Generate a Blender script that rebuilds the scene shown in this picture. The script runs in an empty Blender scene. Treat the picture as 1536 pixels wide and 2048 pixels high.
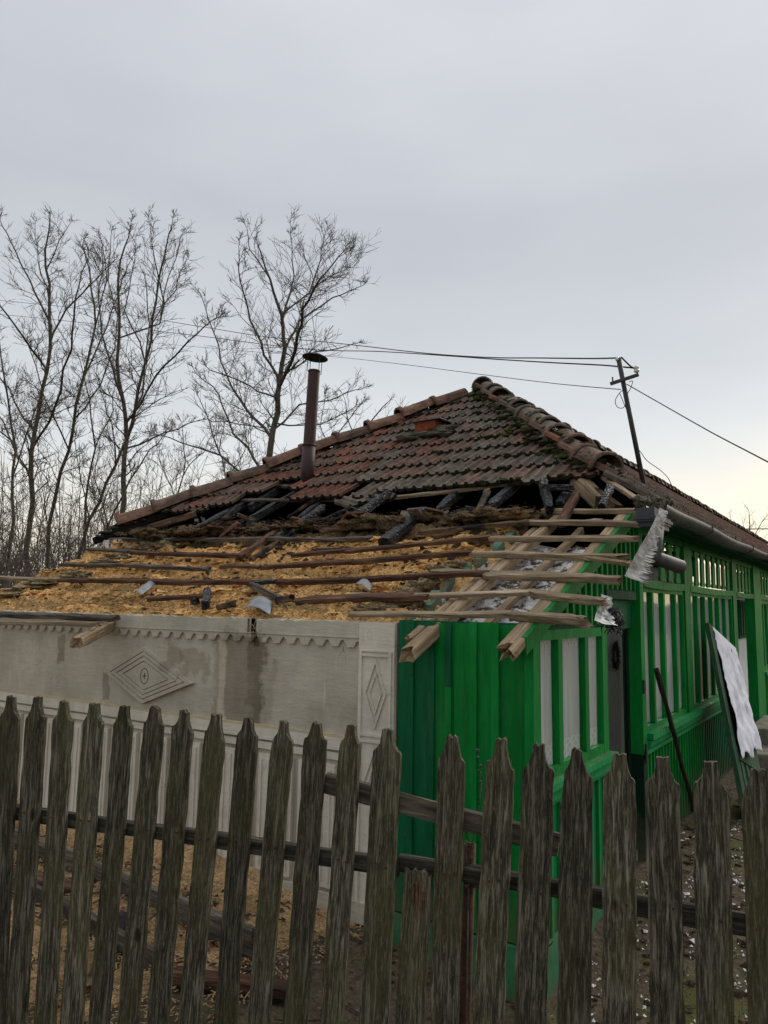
import bpy, bmesh, math, random
from mathutils import Vector, Matrix, noise
random.seed(7)
U = random.uniform
scene = bpy.context.scene
# ---------------------------------------------------------------- camera
EYE = Vector((0, 0, 1.8))
FPX, CX, CY = 1510.0, 768.0, 1024.0
def _n(v): return v.normalized()
yv = _n(Vector((1781-CX, -(1226-CY), -FPX)))
xm = -_n(Vector((-1500-CX, -(1174-CY), -FPX)))
xv = _n(xm - xm.dot(yv)*yv)
zv = xv.cross(yv)
R = Matrix((xv, yv, zv))                      # camera vector -> world vector
cam_d = bpy.data.cameras.new('camera'); cam = bpy.data.objects.new('camera', cam_d)
scene.collection.objects.link(cam); scene.camera = cam
cam.matrix_world = Matrix.Translation(EYE) @ R.to_4x4()
cam_d.sensor_fit = 'VERTICAL'; cam_d.sensor_height = 36.0; cam_d.lens = FPX/2048*36.0
cam_d.clip_start = 0.05; cam_d.clip_end = 900
# ---------------------------------------------------------------- world, sun, exposure
SUN_ROT, SUN_EL = math.radians(12), math.radians(32)      # azimuth measured from +Y to +X
world = bpy.data.worlds.new("World"); scene.world = world; world.use_nodes = True
wt = world.node_tree; wt.nodes.clear()
def wn(t, **k):
    n = wt.nodes.new(t)
    for a, b in k.items(): setattr(n, a, b)
    return n
def ramp_fill(node, stops, interp='LINEAR'):
    cr = node.color_ramp; cr.interpolation = interp
    while len(cr.elements) > 1: cr.elements.remove(cr.elements[-1])
    cr.elements[0].position = stops[0][0]; c = stops[0][1]; cr.elements[0].color = (*c, 1) if len(c) == 3 else c
    for p, c in stops[1:]:
        e = cr.elements.new(p); e.color = (*c, 1) if len(c) == 3 else c
out = wn('ShaderNodeOutputWorld'); bg = wn('ShaderNodeBackground'); bg.inputs[1].default_value = 0.1
sky = wn('ShaderNodeTexSky'); sky.sky_type = 'NISHITA'; sky.sun_disc = False
sky.sun_elevation = SUN_EL; sky.sun_rotation = SUN_ROT
tc = wn('ShaderNodeTexCoord'); sep = wn('ShaderNodeSeparateXYZ'); wt.links.new(tc.outputs['Generated'], sep.inputs[0])
el = wn('ShaderNodeValToRGB')
ramp_fill(el, [(0.0, (.42,.40,.36)), (.02, (.80,.72,.54)), (.10, (.70,.67,.59)), (.19, (.545,.56,.565)), (.32, (.445,.465,.485)), (.48, (.40,.415,.445)), (.66, (.47,.483,.515)), (.80, (.64,.66,.69)), (1, (.92,.94,.97))])
wt.links.new(sep.outputs[2], el.inputs[0])
# warm glow low in the sky where the sun stands behind the clouds
dot = wn('ShaderNodeVectorMath', operation='DOT_PRODUCT'); wt.links.new(tc.outputs['Generated'], dot.inputs[0])
g = Vector((math.sin(math.radians(8)), math.cos(math.radians(8)), .10)).normalized(); dot.inputs[1].default_value = g
gl = wn('ShaderNodeValToRGB'); ramp_fill(gl, [(.80, (0,0,0)), (.95, (.22,.22,.22)), (1, (1,1,1))], 'EASE'); wt.links.new(dot.outputs['Value'], gl.inputs[0])
low = wn('ShaderNodeValToRGB'); ramp_fill(low, [(0, (1,1,1)), (.10, (.8,.8,.8)), (.26, (0,0,0))], 'EASE'); wt.links.new(sep.outputs[2], low.inputs[0])
gm = wn('ShaderNodeMixRGB', blend_type='MULTIPLY'); gm.inputs[0].default_value = 1
wt.links.new(gl.outputs[0], gm.inputs[1]); wt.links.new(low.outputs[0], gm.inputs[2])
# soft cloud structure
mp = wn('ShaderNodeMapping'); mp.inputs['Scale'].default_value = (1.6, 1.6, 5.5); wt.links.new(tc.outputs['Generated'], mp.inputs[0])
cn = wn('ShaderNodeTexNoise'); cn.inputs['Scale'].default_value = 1.5; cn.inputs['Detail'].default_value = 4; cn.inputs['Roughness'].default_value = .45; wt.links.new(mp.outputs[0], cn.inputs[0])
cr = wn('ShaderNodeValToRGB'); ramp_fill(cr, [(.28, (.92,.922,.93)), (.72, (1.06,1.055,1.045))]); wt.links.new(cn.outputs[0], cr.inputs[0])
cm = wn('ShaderNodeMixRGB', blend_type='MULTIPLY'); cm.inputs[0].default_value = 1; wt.links.new(el.outputs[0], cm.inputs[1]); wt.links.new(cr.outputs[0], cm.inputs[2])
gx = wn('ShaderNodeMixRGB', blend_type='MIX'); wt.links.new(gm.outputs[0], gx.inputs[0]); wt.links.new(cm.outputs[0], gx.inputs[1]); gx.inputs[2].default_value = (1.02, .83, .47, 1)
sc10 = wn('ShaderNodeMixRGB', blend_type='MULTIPLY'); sc10.inputs[0].default_value = 1; wt.links.new(gx.outputs[0], sc10.inputs[1]); sc10.inputs[2].default_value = (10, 10, 10, 1)
mx = wn('ShaderNodeMixRGB', blend_type='MIX'); mx.inputs[0].default_value = .93
wt.links.new(sky.outputs[0], mx.inputs[1]); wt.links.new(sc10.outputs[0], mx.inputs[2])
wt.links.new(mx.outputs[0], bg.inputs[0]); wt.links.new(bg.outputs[0], out.inputs[0])
sl = bpy.data.lights.new('sun', 'SUN'); sl.energy = 1.5; sl.angle = math.radians(30); sl.color = (1, .93, .82)
so = bpy.data.objects.new('sun', sl); scene.collection.objects.link(so)
sd = Vector((math.sin(SUN_ROT)*math.cos(SUN_EL), math.cos(SUN_ROT)*math.cos(SUN_EL), math.sin(SUN_EL)))
so.rotation_euler = sd.to_track_quat('Z', 'Y').to_euler()
vs = scene.view_settings; vs.view_transform = 'Standard'; vs.look = 'None'; vs.gamma = 1; vs.use_curve_mapping = False; vs.exposure = 0.55
# ---------------------------------------------------------------- pixel rays onto real planes
def ray(px, py): return R @ Vector((px-CX, -(py-CY), -FPX))
def on(px, py, ax, v):
    d = ray(px, py); return EYE + d*((v-EYE[ax])/d[ax])
def onp(px, py, n, c):
    d = ray(px, py); return EYE + d*((c-n.dot(EYE))/n.dot(d))
FH = Vector((-.5512, .8254, 0)).normalized()
def far(px, py, D):                           # point D metres ahead of the camera
    d = ray(px, py); return EYE + d*(D/d.dot(FH))
# ---------------------------------------------------------------- node materials
def mat(name, rough=.8, spec=.3):
    m = bpy.data.materials.new(name); m.use_nodes = True
    b = m.node_tree.nodes['Principled BSDF']; b.inputs['Roughness'].default_value = rough
    b.inputs['Specular IOR Level'].default_value = spec
    return m, m.node_tree, b
def coords(nt, scale=(1,1,1), kind='Object', rnd=False, rot=(0,0,0)):
    t = nt.nodes.new('ShaderNodeTexCoord'); m = nt.nodes.new('ShaderNodeMapping')
    m.inputs['Scale'].default_value = scale; m.inputs['Rotation'].default_value = rot
    src = t.outputs[kind]
    if rnd:
        oi = nt.nodes.new('ShaderNodeObjectInfo'); s = nt.nodes.new('ShaderNodeVectorMath'); s.operation = 'SCALE'
        cx = nt.nodes.new('ShaderNodeCombineXYZ')
        for i in range(3): nt.links.new(oi.outputs['Random'], cx.inputs[i])
        nt.links.new(cx.outputs[0], s.inputs[0]); s.inputs['Scale'].default_value = 37.0
        a = nt.nodes.new('ShaderNodeVectorMath'); a.operation = 'ADD'
        nt.links.new(src, a.inputs[0]); nt.links.new(s.outputs[0], a.inputs[1]); src = a.outputs[0]
    nt.links.new(src, m.inputs[0]); return m.outputs[0]
def nz(nt, vec, scale, detail=6, rough=.6, dist=0):
    n = nt.nodes.new('ShaderNodeTexNoise'); n.inputs['Scale'].default_value = scale; n.inputs['Detail'].default_value = detail
    n.inputs['Roughness'].default_value = rough; n.inputs['Distortion'].default_value = dist
    nt.links.new(vec, n.inputs['Vector']); return n.outputs['Fac']
def vor(nt, vec, scale, feature='F1', out_='Distance'):
    n = nt.nodes.new('ShaderNodeTexVoronoi'); n.feature = feature; n.inputs['Scale'].default_value = scale
    nt.links.new(vec, n.inputs['Vector']); return n.outputs[out_]
def ramp(nt, fac, stops, interp='LINEAR'):
    r = nt.nodes.new('ShaderNodeValToRGB'); ramp_fill(r, stops, interp); nt.links.new(fac, r.inputs[0]); return r.outputs[0]
def mixc(nt, fac, a, b, mode='MIX'):
    n = nt.nodes.new('ShaderNodeMixRGB'); n.blend_type = mode
    for i, v in ((0, fac), (1, a), (2, b)):
        if isinstance(v, (int, float)): n.inputs[i].default_value = v if i == 0 else (v, v, v, 1)
        elif isinstance(v, tuple): n.inputs[i].default_value = (*v, 1)
        else: nt.links.new(v, n.inputs[i])
    return n.outputs[0]
def mth(nt, op, a, b=None, c=None, clamp=False):
    n = nt.nodes.new('ShaderNodeMath'); n.operation = op; n.use_clamp = clamp
    for i, v in enumerate((a, b, c)):
        if v is None: continue
        if isinstance(v, (int, float)): n.inputs[i].default_value = v
        else: nt.links.new(v, n.inputs[i])
    return n.outputs[0]
def bump(nt, b, h, strength=.5, dist=.01, prev=None):
    n = nt.nodes.new('ShaderNodeBump'); n.inputs['Strength'].default_value = strength; n.inputs['Distance'].default_value = dist
    nt.links.new(h, n.inputs['Height'])
    if prev is not None: nt.links.new(prev, n.inputs['Normal'])
    nt.links.new(n.outputs[0], b.inputs['Normal']); return n.outputs[0]
def rnd(nt):
    return nt.nodes.new('ShaderNodeObjectInfo').outputs['Random']
def col(nt, b, c): nt.links.new(c, b.inputs['Base Color'])
def axis_scale(ax, a, l): return tuple(l if i == ax else a for i in range(3))

def wood(name, ax, dark, mid, light, rough=.9, fine=60, tint=None, speck=None, bstr=.8, var=.35, bd=.006):
    """weathered wood, grain along local axis ax"""
    m, nt, b = mat(name, rough, .15)
    v = coords(nt, axis_scale(ax, 1, .07), rnd=True); v2 = coords(nt, axis_scale(ax, 1, .25), rnd=True)
    n1 = nz(nt, v, fine, 8, .7, .6); n2 = nz(nt, v2, 9, 6, .65, .3)
    c = ramp(nt, n1, [(.30, dark), (.5, mid), (.72, light)])
    c = mixc(nt, mth(nt, 'MULTIPLY', n2, .9), c, mixc(nt, .75, c, (.30,.28,.24), 'MULTIPLY'))
    if tint:
        n3 = nz(nt, coords(nt, axis_scale(ax, 1, .4), rnd=True), 6, 5, .6)
        c = mixc(nt, ramp(nt, n3, [(.44, (0,0,0)), (.64, (.65,.65,.65))]), c, tint)
    if speck:
        n4 = nz(nt, coords(nt, axis_scale(ax, 1, .11), rnd=True), 260, 5, .75)
        c = mixc(nt, ramp(nt, n4, [(.52, (0,0,0)), (.68, (.6,.6,.6))]), c, speck)
    if speck:      # knots
        kd = vor(nt, coords(nt, axis_scale(ax, 1, .45), rnd=True), 7.5); kn = nz(nt, coords(nt, rnd=True), 30, 3); kd = mth(nt, 'ADD', kd, mth(nt, 'MULTIPLY', kn, .05))
        c = mixc(nt, ramp(nt, kd, [(.085, (.9,.9,.9)), (.13, (0,0,0))]), c, (.016,.012,.008))
    r = mth(nt, 'MULTIPLY_ADD', rnd(nt), var, 1-var/2)
    c = mixc(nt, 1, c, r, 'MULTIPLY'); col(nt, b, c)
    p = bump(nt, b, n1, bstr, bd); bump(nt, b, n2, .6, .02, p)
    return m
M = {}
M['picket'] = wood('weathered_picket_wood', 2, (.007,.006,.005), (.070,.063,.044), (.40,.37,.29), fine=105, tint=(.075,.070,.026), speck=(.25,.23,.17), bstr=1.0, var=.6, bd=.012)
M['rail'] = wood('weathered_rail_wood', 0, (.012,.011,.009), (.045,.040,.032), (.15,.135,.11), fine=60, bstr=.9)
M['batten'] = wood('grey_tan_batten_wood', 0, (.08,.058,.036), (.33,.25,.165), (.62,.52,.385), fine=55, tint=(.17,.13,.09), var=.35)
M['brownbatten'] = wood('red_brown_batten_wood', 0, (.03,.016,.011), (.125,.064,.040), (.28,.165,.105), fine=55, tint=(.03,.02,.016), var=.4)
M['greybatten'] = wood('dark_grey_batten_wood', 0, (.03,.025,.02), (.12,.10,.08), (.30,.26,.21), fine=55, tint=(.02,.017,.015), var=.4)
M['rafter'] = wood('raw_rafter_wood', 0, (.10,.065,.038), (.38,.28,.175), (.62,.50,.35), fine=45, tint=(.16,.115,.07), var=.25, bstr=1)
M['stick'] = wood('dark_stick_wood', 0, (.01,.008,.006), (.04,.03,.024), (.085,.07,.055), fine=50)
# charred timber: dark, blocky cracks, slight sheen
m, nt, b = mat('charred_wood', .55, .5); v = coords(nt, (.55,1,1), rnd=True)
vd = vor(nt, v, 34, 'DISTANCE_TO_EDGE'); n1 = nz(nt, v, 30, 6)
c = ramp(nt, n1, [(.3, (.004,.004,.005)), (.6, (.013,.014,.017)), (.8, (.055,.055,.058))]); c = mixc(nt, ramp(nt, vd, [(0, (1,1,1)), (.05, (0,0,0))]), c, (.003,.003,.003)); col(nt, b, c)
p = bump(nt, b, ramp(nt, vd, [(0, (0,0,0)), (.16, (1,1,1))]), 1, .02); bump(nt, b, n1, .5, .01, p); M['char'] = m
# half burnt: brown to black along the piece
m, nt, b = mat('scorched_wood', .8, .25); v = coords(nt, (.08,1,1), rnd=True); n1 = nz(nt, v, 55, 7, .7); n2 = nz(nt, coords(nt, (1,1,1), rnd=True), 3.2, 4)
c = ramp(nt, n1, [(.3, (.02,.012,.008)), (.55, (.13,.078,.045)), (.75, (.26,.18,.11))]); c = mixc(nt, ramp(nt, n2, [(.46, (0,0,0)), (.56, (1,1,1))]), c, (.010,.010,.011)); col(nt, b, c); bump(nt, b, n1, .9, .01); M['scorch'] = m
# oil paint on boards
def paint(name, c0, c1, worn=(.12,.10,.07), wear=.74, rough=.48, dirt=.5, ax=2, dirty=True):
    m, nt, b = mat(name, rough, .12)
    n1 = nz(nt, coords(nt, axis_scale(ax, 1, .12), rnd=True), 26, 6, .65, .4); n2 = nz(nt, coords(nt, (1,1,.6), rnd=True), 2.2, 5, .6); n3 = nz(nt, coords(nt, axis_scale(ax, 1, .25), rnd=True), 70, 4, .65)
    c = mixc(nt, ramp(nt, n2, [(.3, (0,0,0)), (.7, (1,1,1))]), c0, c1)
    c = mixc(nt, mth(nt, 'MULTIPLY', ramp(nt, n1, [(.35, (1,1,1)), (.6, (0,0,0))]), dirt), c, mixc(nt, 1, c, (.45,.5,.42), 'MULTIPLY'))
    w = mixc(nt, 1, ramp(nt, n3, [(wear-.08, (0,0,0)), (wear, (1,1,1))]), ramp(nt, n2, [(.45,(.15,.15,.15)),(.7,(1,1,1))]), 'MULTIPLY')
    c = mixc(nt, w, c, worn)
    r = mth(nt, 'MULTIPLY_ADD', rnd(nt), .26, .87); c = mixc(nt, 1, c, r, 'MULTIPLY')
    if dirty:
        co = coords(nt); s = nt.nodes.new('ShaderNodeSeparateXYZ'); nt.links.new(co, s.inputs[0]); nd = nz(nt, co, 7, 6, .7)
        gr = ramp(nt, mth(nt, 'ADD', s.outputs[2], mth(nt, 'MULTIPLY', nd, .7)), [(.35, (.9,.9,.9)), (.75, (0,0,0))]); c = mixc(nt, gr, c, (.085,.085,.05))
        dn = nz(nt, coords(nt, (1,1,.18)), 13, 6, .7); c = mixc(nt, ramp(nt, dn, [(.55, (0,0,0)), (.75, (.45,.45,.45))]), c, mixc(nt, .6, c, (.10,.12,.08)))
    col(nt, b, c)
    rr = ramp(nt, n1, [(.3, (rough+.2,)*3), (.7, (rough-.04,)*3)]); nt.links.new(rr, b.inputs['Roughness'])
    p = bump(nt, b, n1, .35, .006); bump(nt, b, n3, .25, .002, p); return m
M['green'] = paint('green_oil_paint', (.003,.155,.024), (.004,.220,.040))
M['greenl'] = paint('light_green_paint', (.006,.22,.06), (.012,.29,.09), wear=.68)
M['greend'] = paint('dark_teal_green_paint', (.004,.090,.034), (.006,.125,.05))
M['leaf'] = paint('dark_bottle_green', (.004,.022,.012), (.006,.032,.018))
M['greenold'] = paint('old_dark_green_paint', (.02,.060,.032), (.03,.085,.045), worn=(.13,.12,.09), wear=.60, rough=.7)
M['whitep'] = paint('white_panel_paint', (.80,.81,.82), (.88,.88,.88), worn=(.3,.29,.27), wear=.8, rough=.5, dirt=.3, dirty=False)
# grey lime plaster with damp runs (world coordinates: mesh origin at 0,0,0)
def boxmask(nt, co, cx_, cz, wx, wz, soft, wob):
    s = nt.nodes.new('ShaderNodeSeparateXYZ'); nt.links.new(co, s.inputs[0])
    wv = nz(nt, co, 5, 7, .68); w = mth(nt, 'MULTIPLY', mth(nt, 'SUBTRACT', wv, .5), wob*2.0)
    dx = mth(nt, 'ABSOLUTE', mth(nt, 'ADD', mth(nt, 'SUBTRACT', s.outputs[0], cx_), w))
    dz = mth(nt, 'ABSOLUTE', mth(nt, 'ADD', mth(nt, 'SUBTRACT', s.outputs[2], cz), mth(nt, 'MULTIPLY', w, 1.6)))
    a = mth(nt, 'DIVIDE', mth(nt, 'SUBTRACT', wx, dx), soft, clamp=True); d = mth(nt, 'DIVIDE', mth(nt, 'SUBTRACT', wz, dz), soft*1.5, clamp=True)
    return mth(nt, 'MULTIPLY', a, d)
def fxw(px): return on(px, 1350, 1, 3.75).x
def plaster(name, base=(.38,.345,.28), light=(.53,.485,.405), stains=True):
    m, nt, b = mat(name, .93, .15); co = coords(nt)
    n1 = nz(nt, co, 1.6, 6, .6); n2 = nz(nt, co, 40, 5, .7); n3 = nz(nt, coords(nt, (1,1,.35)), 9, 5, .6)
    c = mixc(nt, ramp(nt, n1, [(.3, (0,0,0)), (.7, (1,1,1))]), base, light)
    c = mixc(nt, ramp(nt, n3, [(.3, (.5,.5,.5)), (.65, (0,0,0))]), c, mixc(nt, 1, c, (.70,.68,.64), 'MULTIPLY'))
    if stains:
        for (cx_, cz, wx, wz, so_, wb, cc, st) in ((fxw(477),1.22,.26,.42,.06,.16,(.62,.60,.57),1),(fxw(512),1.25,.085,.40,.06,.26,(.64,.62,.59),.9),(fxw(497),1.35,.03,.25,.02,.12,(.75,.73,.70),.8),(fxw(540),1.12,.04,.25,.03,.16,(.80,.78,.75),.8),(fxw(443),1.20,.045,.37,.02,.08,(1.75,1.76,1.76),.9),(fxw(385),1.36,.16,.14,.03,.2,(.72,.70,.66),.9),(fxw(345),1.41,.10,.10,.03,.15,(.66,.64,.6),.9),(fxw(118),1.40,.055,.12,.012,.07,(.6,.58,.55),.9),(fxw(212),1.14,.05,.12,.012,.07,(.6,.58,.55),.9),(fxw(510),1.62,.03,.12,.01,.04,(.42,.39,.36),.9),(fxw(60),1.35,.30,.25,.1,.3,(1.18,1.17,1.15),.7),(fxw(620),1.38,.14,.18,.09,.25,(1.16,1.16,1.14),.7),(fxw(160),1.2,.18,.12,.08,.2,(1.1,1.1,1.08),.6),(fxw(690),1.12,.3,.1,.06,.2,(.86,.85,.82),.8)) if True else ((-3.50,1.28,.15,.33,.03,.16,(.50,.48,.46),1), (-3.78,1.22,.085,.40,.02,.10,(1.30,1.29,1.28),.8), (-4.05,1.30,.16,.28,.04,.2,(.62,.6,.57),.8), (-5.20,1.38,.05,.13,.01,.06,(.6,.58,.55),.9), (-5.02,1.15,.09,.12,.03,.08,(.6,.58,.55),.8), (-4.30,1.42,.14,.08,.02,.1,(.66,.64,.6),.8), (-3.56,1.60,.05,.10,.02,.05,(.45,.42,.38),.8), (-5.9,1.35,.2,.3,.1,.3,(1.15,1.14,1.12),.6), (-3.0,1.40,.1,.2,.09,.2,(1.12,1.12,1.1),.6)):
            mk = mth(nt, 'MULTIPLY', boxmask(nt, co, cx_, cz, wx, wz, so_, wb), st)
            c = mixc(nt, mk, c, mixc(nt, 1, c, cc, 'MULTIPLY'))
        nd = nz(nt, coords(nt, (1,1,.05)), 30, 2, .5); nl = nz(nt, co, 1.1, 3)
        c = mixc(nt, mixc(nt, 1, ramp(nt, nd, [(.70, (0,0,0)), (.74, (.5,.5,.5))]), ramp(nt, nl, [(.5,(0,0,0)),(.58,(1,1,1))]), 'MULTIPLY'), c, (.6,.58,.55))
    wpv = nt.nodes.new('ShaderNodeVectorMath'); wpv.operation = 'ADD'; nn_ = nt.nodes.new('ShaderNodeTexNoise'); nn_.inputs['Scale'].default_value = 4; nt.links.new(co, nn_.inputs['Vector']); nt.links.new(co, wpv.inputs[0]); nt.links.new(nn_.outputs['Color'], wpv.inputs[1])
    ck = vor(nt, wpv.outputs[0], 1.3, 'DISTANCE_TO_EDGE'); cl_ = nz(nt, co, 1.7, 3); ckm = mixc(nt, 1, ramp(nt, ck, [(.0, (.5,.5,.5)), (.005, (0,0,0))]), ramp(nt, cl_, [(.48,(0,0,0)),(.56,(1,1,1))]), 'MULTIPLY'); c = mixc(nt, ckm, c, (.09,.08,.065))
    tr = nz(nt, coords(nt, (.5,1,2.2), rot=(0,.3,0)), 11, 6, .65)
    sp = nz(nt, co, 95, 2, .5); c = mixc(nt, ramp(nt, sp, [(.70, (0,0,0)), (.76, (.6,.6,.6))]), c, mixc(nt, 1, c, (.6,.58,.52), 'MULTIPLY'))
    col(nt, b, c); p = bump(nt, b, n2, .45, .005); p = bump(nt, b, tr, .55, .012, p); bump(nt, b, n1, .4, .03, p); return m
M['plaster'] = plaster('grey_lime_plaster')
M['trimplaster'] = plaster('pale_grey_plaster', (.56,.52,.445), (.68,.645,.56), False)
m, nt, b = mat('ochre_grey_plaster', .93, .1); n1 = nz(nt, coords(nt), 9, 5); col(nt, b, ramp(nt, n1, [(.35, (.38,.34,.25)), (.65, (.50,.43,.26))])); bump(nt, b, n1, .4, .01); M['ochre'] = m
# sawdust
def sawdust_mat(name, a=(.40,.21,.075), bcol=(.88,.51,.19), hi=(.98,.76,.41), dirty=.5):
    m, nt, b = mat(name, .95, .1); co = coords(nt)
    n1 = nz(nt, co, 60, 5, .75); n2 = nz(nt, co, 2.6, 5, .6); v = vor(nt, co, 85, out_='Color')
    s = nt.nodes.new('ShaderNodeSeparateColor'); nt.links.new(v, s.inputs[0])
    c = ramp(nt, n1, [(.34, a), (.5, bcol), (.66, hi)]); c = mixc(nt, ramp(nt, s.outputs[0], [(.0, (.45,.45,.45)), (.25, (0,0,0))]), c, mixc(nt, 1, c, (.5,.44,.36), 'MULTIPLY'))
    c = mixc(nt, mth(nt, 'MULTIPLY', ramp(nt, n2, [(.47, (0,0,0)), (.62, (1,1,1))]), dirty), c, (.20,.115,.05))
    n4 = nz(nt, co, 7, 6, .7); c = mixc(nt, ramp(nt, n4, [(.56, (0,0,0)), (.66, (.7,.7,.7))]), c, mixc(nt, 1, c, (.42,.36,.30), 'MULTIPLY')); col(nt, b, c); col(nt, b, c)
    p = bump(nt, b, n1, 1, .02); bump(nt, b, v, .7, .008, p); return m
M['sawdust'] = sawdust_mat('orange_sawdust')
M['sawground'] = sawdust_mat('trodden_sawdust', (.20,.12,.055), (.52,.34,.17), (.72,.53,.31), .6)
M['clay'] = sawdust_mat('burnt_clay_and_straw', (.012,.009,.006), (.11,.078,.045), (.32,.235,.135), .5)
M['wool'] = sawdust_mat('tan_clay_straw', (.10,.075,.045), (.33,.26,.155), (.54,.44,.28), .3)
def flat(name, c, rough=.8, spec=.2, c2=None, sc=12, bs=.3, metal=0, rv=False):
    m, nt, b = mat(name, rough, spec); co = coords(nt, rnd=rv); n1 = nz(nt, co, sc, 5, .65)
    c2 = c2 or tuple(x*.55 for x in c)
    cc = ramp(nt, n1, [(.32, c2), (.62, c)])
    if rv: cc = mixc(nt, 1, cc, mth(nt, 'MULTIPLY_ADD', rnd(nt), .5, .75), 'MULTIPLY')
    col(nt, b, cc); bump(nt, b, n1, bs, .01); b.inputs['Metallic'].default_value = metal; return m
M['straw'] = flat('dry_straw', (.46,.36,.19), .8, .2, (.26,.19,.09), 5)
M['galv'] = flat('galvanised_sheet', (.25,.265,.28), .5, .4, (.14,.14,.145), 9, .3, .2)
M['rustygalv'] = flat('weathered_grey_tin', (.25,.265,.28), .6, .3, (.13,.10,.075), 14, .5, .0)
M['gutter'] = flat('dull_grey_gutter_metal', (.085,.085,.085), .6, .3, (.04,.036,.032), 8, .4, .2)
M['hopper'] = flat('black_lead_paint', (.035,.042,.055), .5, .4, (.02,.022,.028), 30, .3)
M['rust'] = flat('brown_rust', (.10,.042,.024), .8, .3, (.035,.017,.012), 25, .5, .2)
M['pipe'] = flat('red_brown_stovepipe', (.050,.020,.018), .6, .4, (.014,.009,.009), 5, .3, .2)
M['cap'] = flat('black_green_cowl', (.022,.030,.030), .6, .4)
M['mast'] = flat('dark_steel', (.035,.042,.045), .55, .5, (.02,.02,.02), 10, .2, .3)
M['porcelain'] = flat('white_porcelain', (.72,.72,.70), .25, .5, (.5,.5,.48))
M['cable'] = flat('black_cable', (.02,.02,.024), .6, .3)
M['dark'] = flat('dull_near_black', (.018,.016,.014), .95, .1)  # near-black that keeps the loft and the wall hole dark by colour
M['moss'] = flat('green_moss', (.072,.085,.022), .95, .1, (.022,.026,.010), 45, 1)
M['mortar'] = flat('mossy_mortar', (.10,.09,.068), .95, .1, (.045,.045,.026), 9, 1)
M['bark'] = flat('grey_bark', (.12,.105,.083), .95, .1, (.03,.026,.02), 14, .8)
M['bark2'] = flat('dark_bark', (.058,.047,.036), .95, .1, (.025,.02,.016), 14, .8)
M['twig'] = flat('fine_twigs', (.15,.125,.105), .9, .1, (.10,.08,.065), 2, .1)
M['stone'] = flat('worn_stone', (.24,.22,.18), .95, .1, (.12,.11,.08), 8, .9)
M['tealwash'] = flat('faded_teal_limewash', (.10,.20,.14), .9, .1, (.16,.15,.10), 9, .6)
M['splitwood'] = flat('fresh_split_wood', (.16,.085,.05), .9, .1, (.07,.035,.02), 40, .6)
M['plinth'] = flat('green_washed_plinth', (.035,.17,.075), .9, .15, (.055,.10,.05), 5, .6)
M['debris'] = flat('white_lime_flakes', (.72,.71,.70), .9, .1, (.5,.48,.46), 40, .6, 0, True)
M['darkdebris'] = flat('brown_debris', (.075,.05,.035), .95, .1, (.03,.02,.014), 30, .8, 0, True)
M['cloth'] = flat('white_cotton_cloth', (.70,.70,.76), .9, .1, (.58,.58,.66), 6, .5)
M['wreath'] = flat('grey_dry_wreath', (.14,.13,.12), .95, .1, (.05,.045,.04), 40, .8)
M['brickred'] = flat('red_brick_block', (.26,.065,.035), .9, .15, (.14,.035,.02), 20, .6)
m, nt, b = mat('ceiling_limewash', .95, .1); co = coords(nt); n1 = nz(nt, co, 14, 6, .7); n2 = nz(nt, co, 3, 3)
c = ramp(nt, n1, [(.44, (.08,.06,.045)), (.52, (.55,.54,.52)), (.7, (.74,.73,.72))]); col(nt, b, c); bump(nt, b, n1, 1, .02); M['limewash'] = m
# clay roof tiles
def tile_mat(name, a, bb, c3, lich, lf):
    m, nt, b = mat(name, .88, .2); co = coords(nt, rnd=True); wco = coords(nt, kind='Object')
    n1 = nz(nt, co, 11, 6, .7); n2 = nz(nt, co, 45, 5, .7); n3 = nz(nt, coords(nt, (1,.25,1), rnd=True), 22, 5, .6)
    c = ramp(nt, n1, [(.3, a), (.5, bb), (.7, c3)]); c = mixc(nt, ramp(nt, n2, [(.56, (0,0,0)), (.68, (lf,lf,lf))]), c, lich)
    c = mixc(nt, ramp(nt, n3, [(.25, (.7,.7,.7)), (.55, (0,0,0))]), c, (.016,.013,.011))
    c = mixc(nt, 1, c, mth(nt, 'MULTIPLY_ADD', rnd(nt), .45, .80), 'MULTIPLY'); col(nt, b, c)
    bump(nt, b, n2, .5, .005); return m
M['tile'] = tile_mat('lichened_grey_brown_tile', (.060,.048,.038), (.125,.100,.078), (.19,.155,.12), (.27,.25,.19), .4)
M['tileedge'] = flat('tile_edge_painted_shade', (.032,.028,.020), .95, .1, (.016,.014,.010), 30, .6)  # near-black lip colour paints in the shadow below each tile course
M['tilered'] = tile_mat('red_clay_tile', (.07,.036,.026), (.165,.070,.047), (.24,.115,.077), (.25,.19,.14), .4)
M['tilebrown'] = tile_mat('brown_clay_tile', (.065,.042,.032), (.135,.084,.062), (.195,.125,.092), (.27,.22,.17), .4)
M['ridge'] = tile_mat('pale_red_ridge_tile', (.07,.042,.030), (.155,.080,.054), (.225,.130,.092), (.22,.20,.15), .6)
# ground
m, nt, b = mat('yard_soil', .95, .1); co = coords(nt); n1 = nz(nt, co, 1.3, 6, .6); n2 = nz(nt, co, 35, 6, .7); n3 = nz(nt, co, 4, 5, .6)
c = ramp(nt, n2, [(.3, (.035,.026,.018)), (.6, (.12,.092,.065)), (.75, (.20,.16,.115))]); c = mixc(nt, ramp(nt, n1, [(.46, (0,0,0)), (.60, (.8,.8,.8))]), c, (.070,.078,.022)); c = mixc(nt, ramp(nt, n3, [(.58,(0,0,0)),(.7,(.5,.5,.5))]), c, (.13,.11,.085))
col(nt, b, c); p = bump(nt, b, n2, .9, .02); bump(nt, b, n3, .8, .06, p); M['ground'] = m
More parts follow.
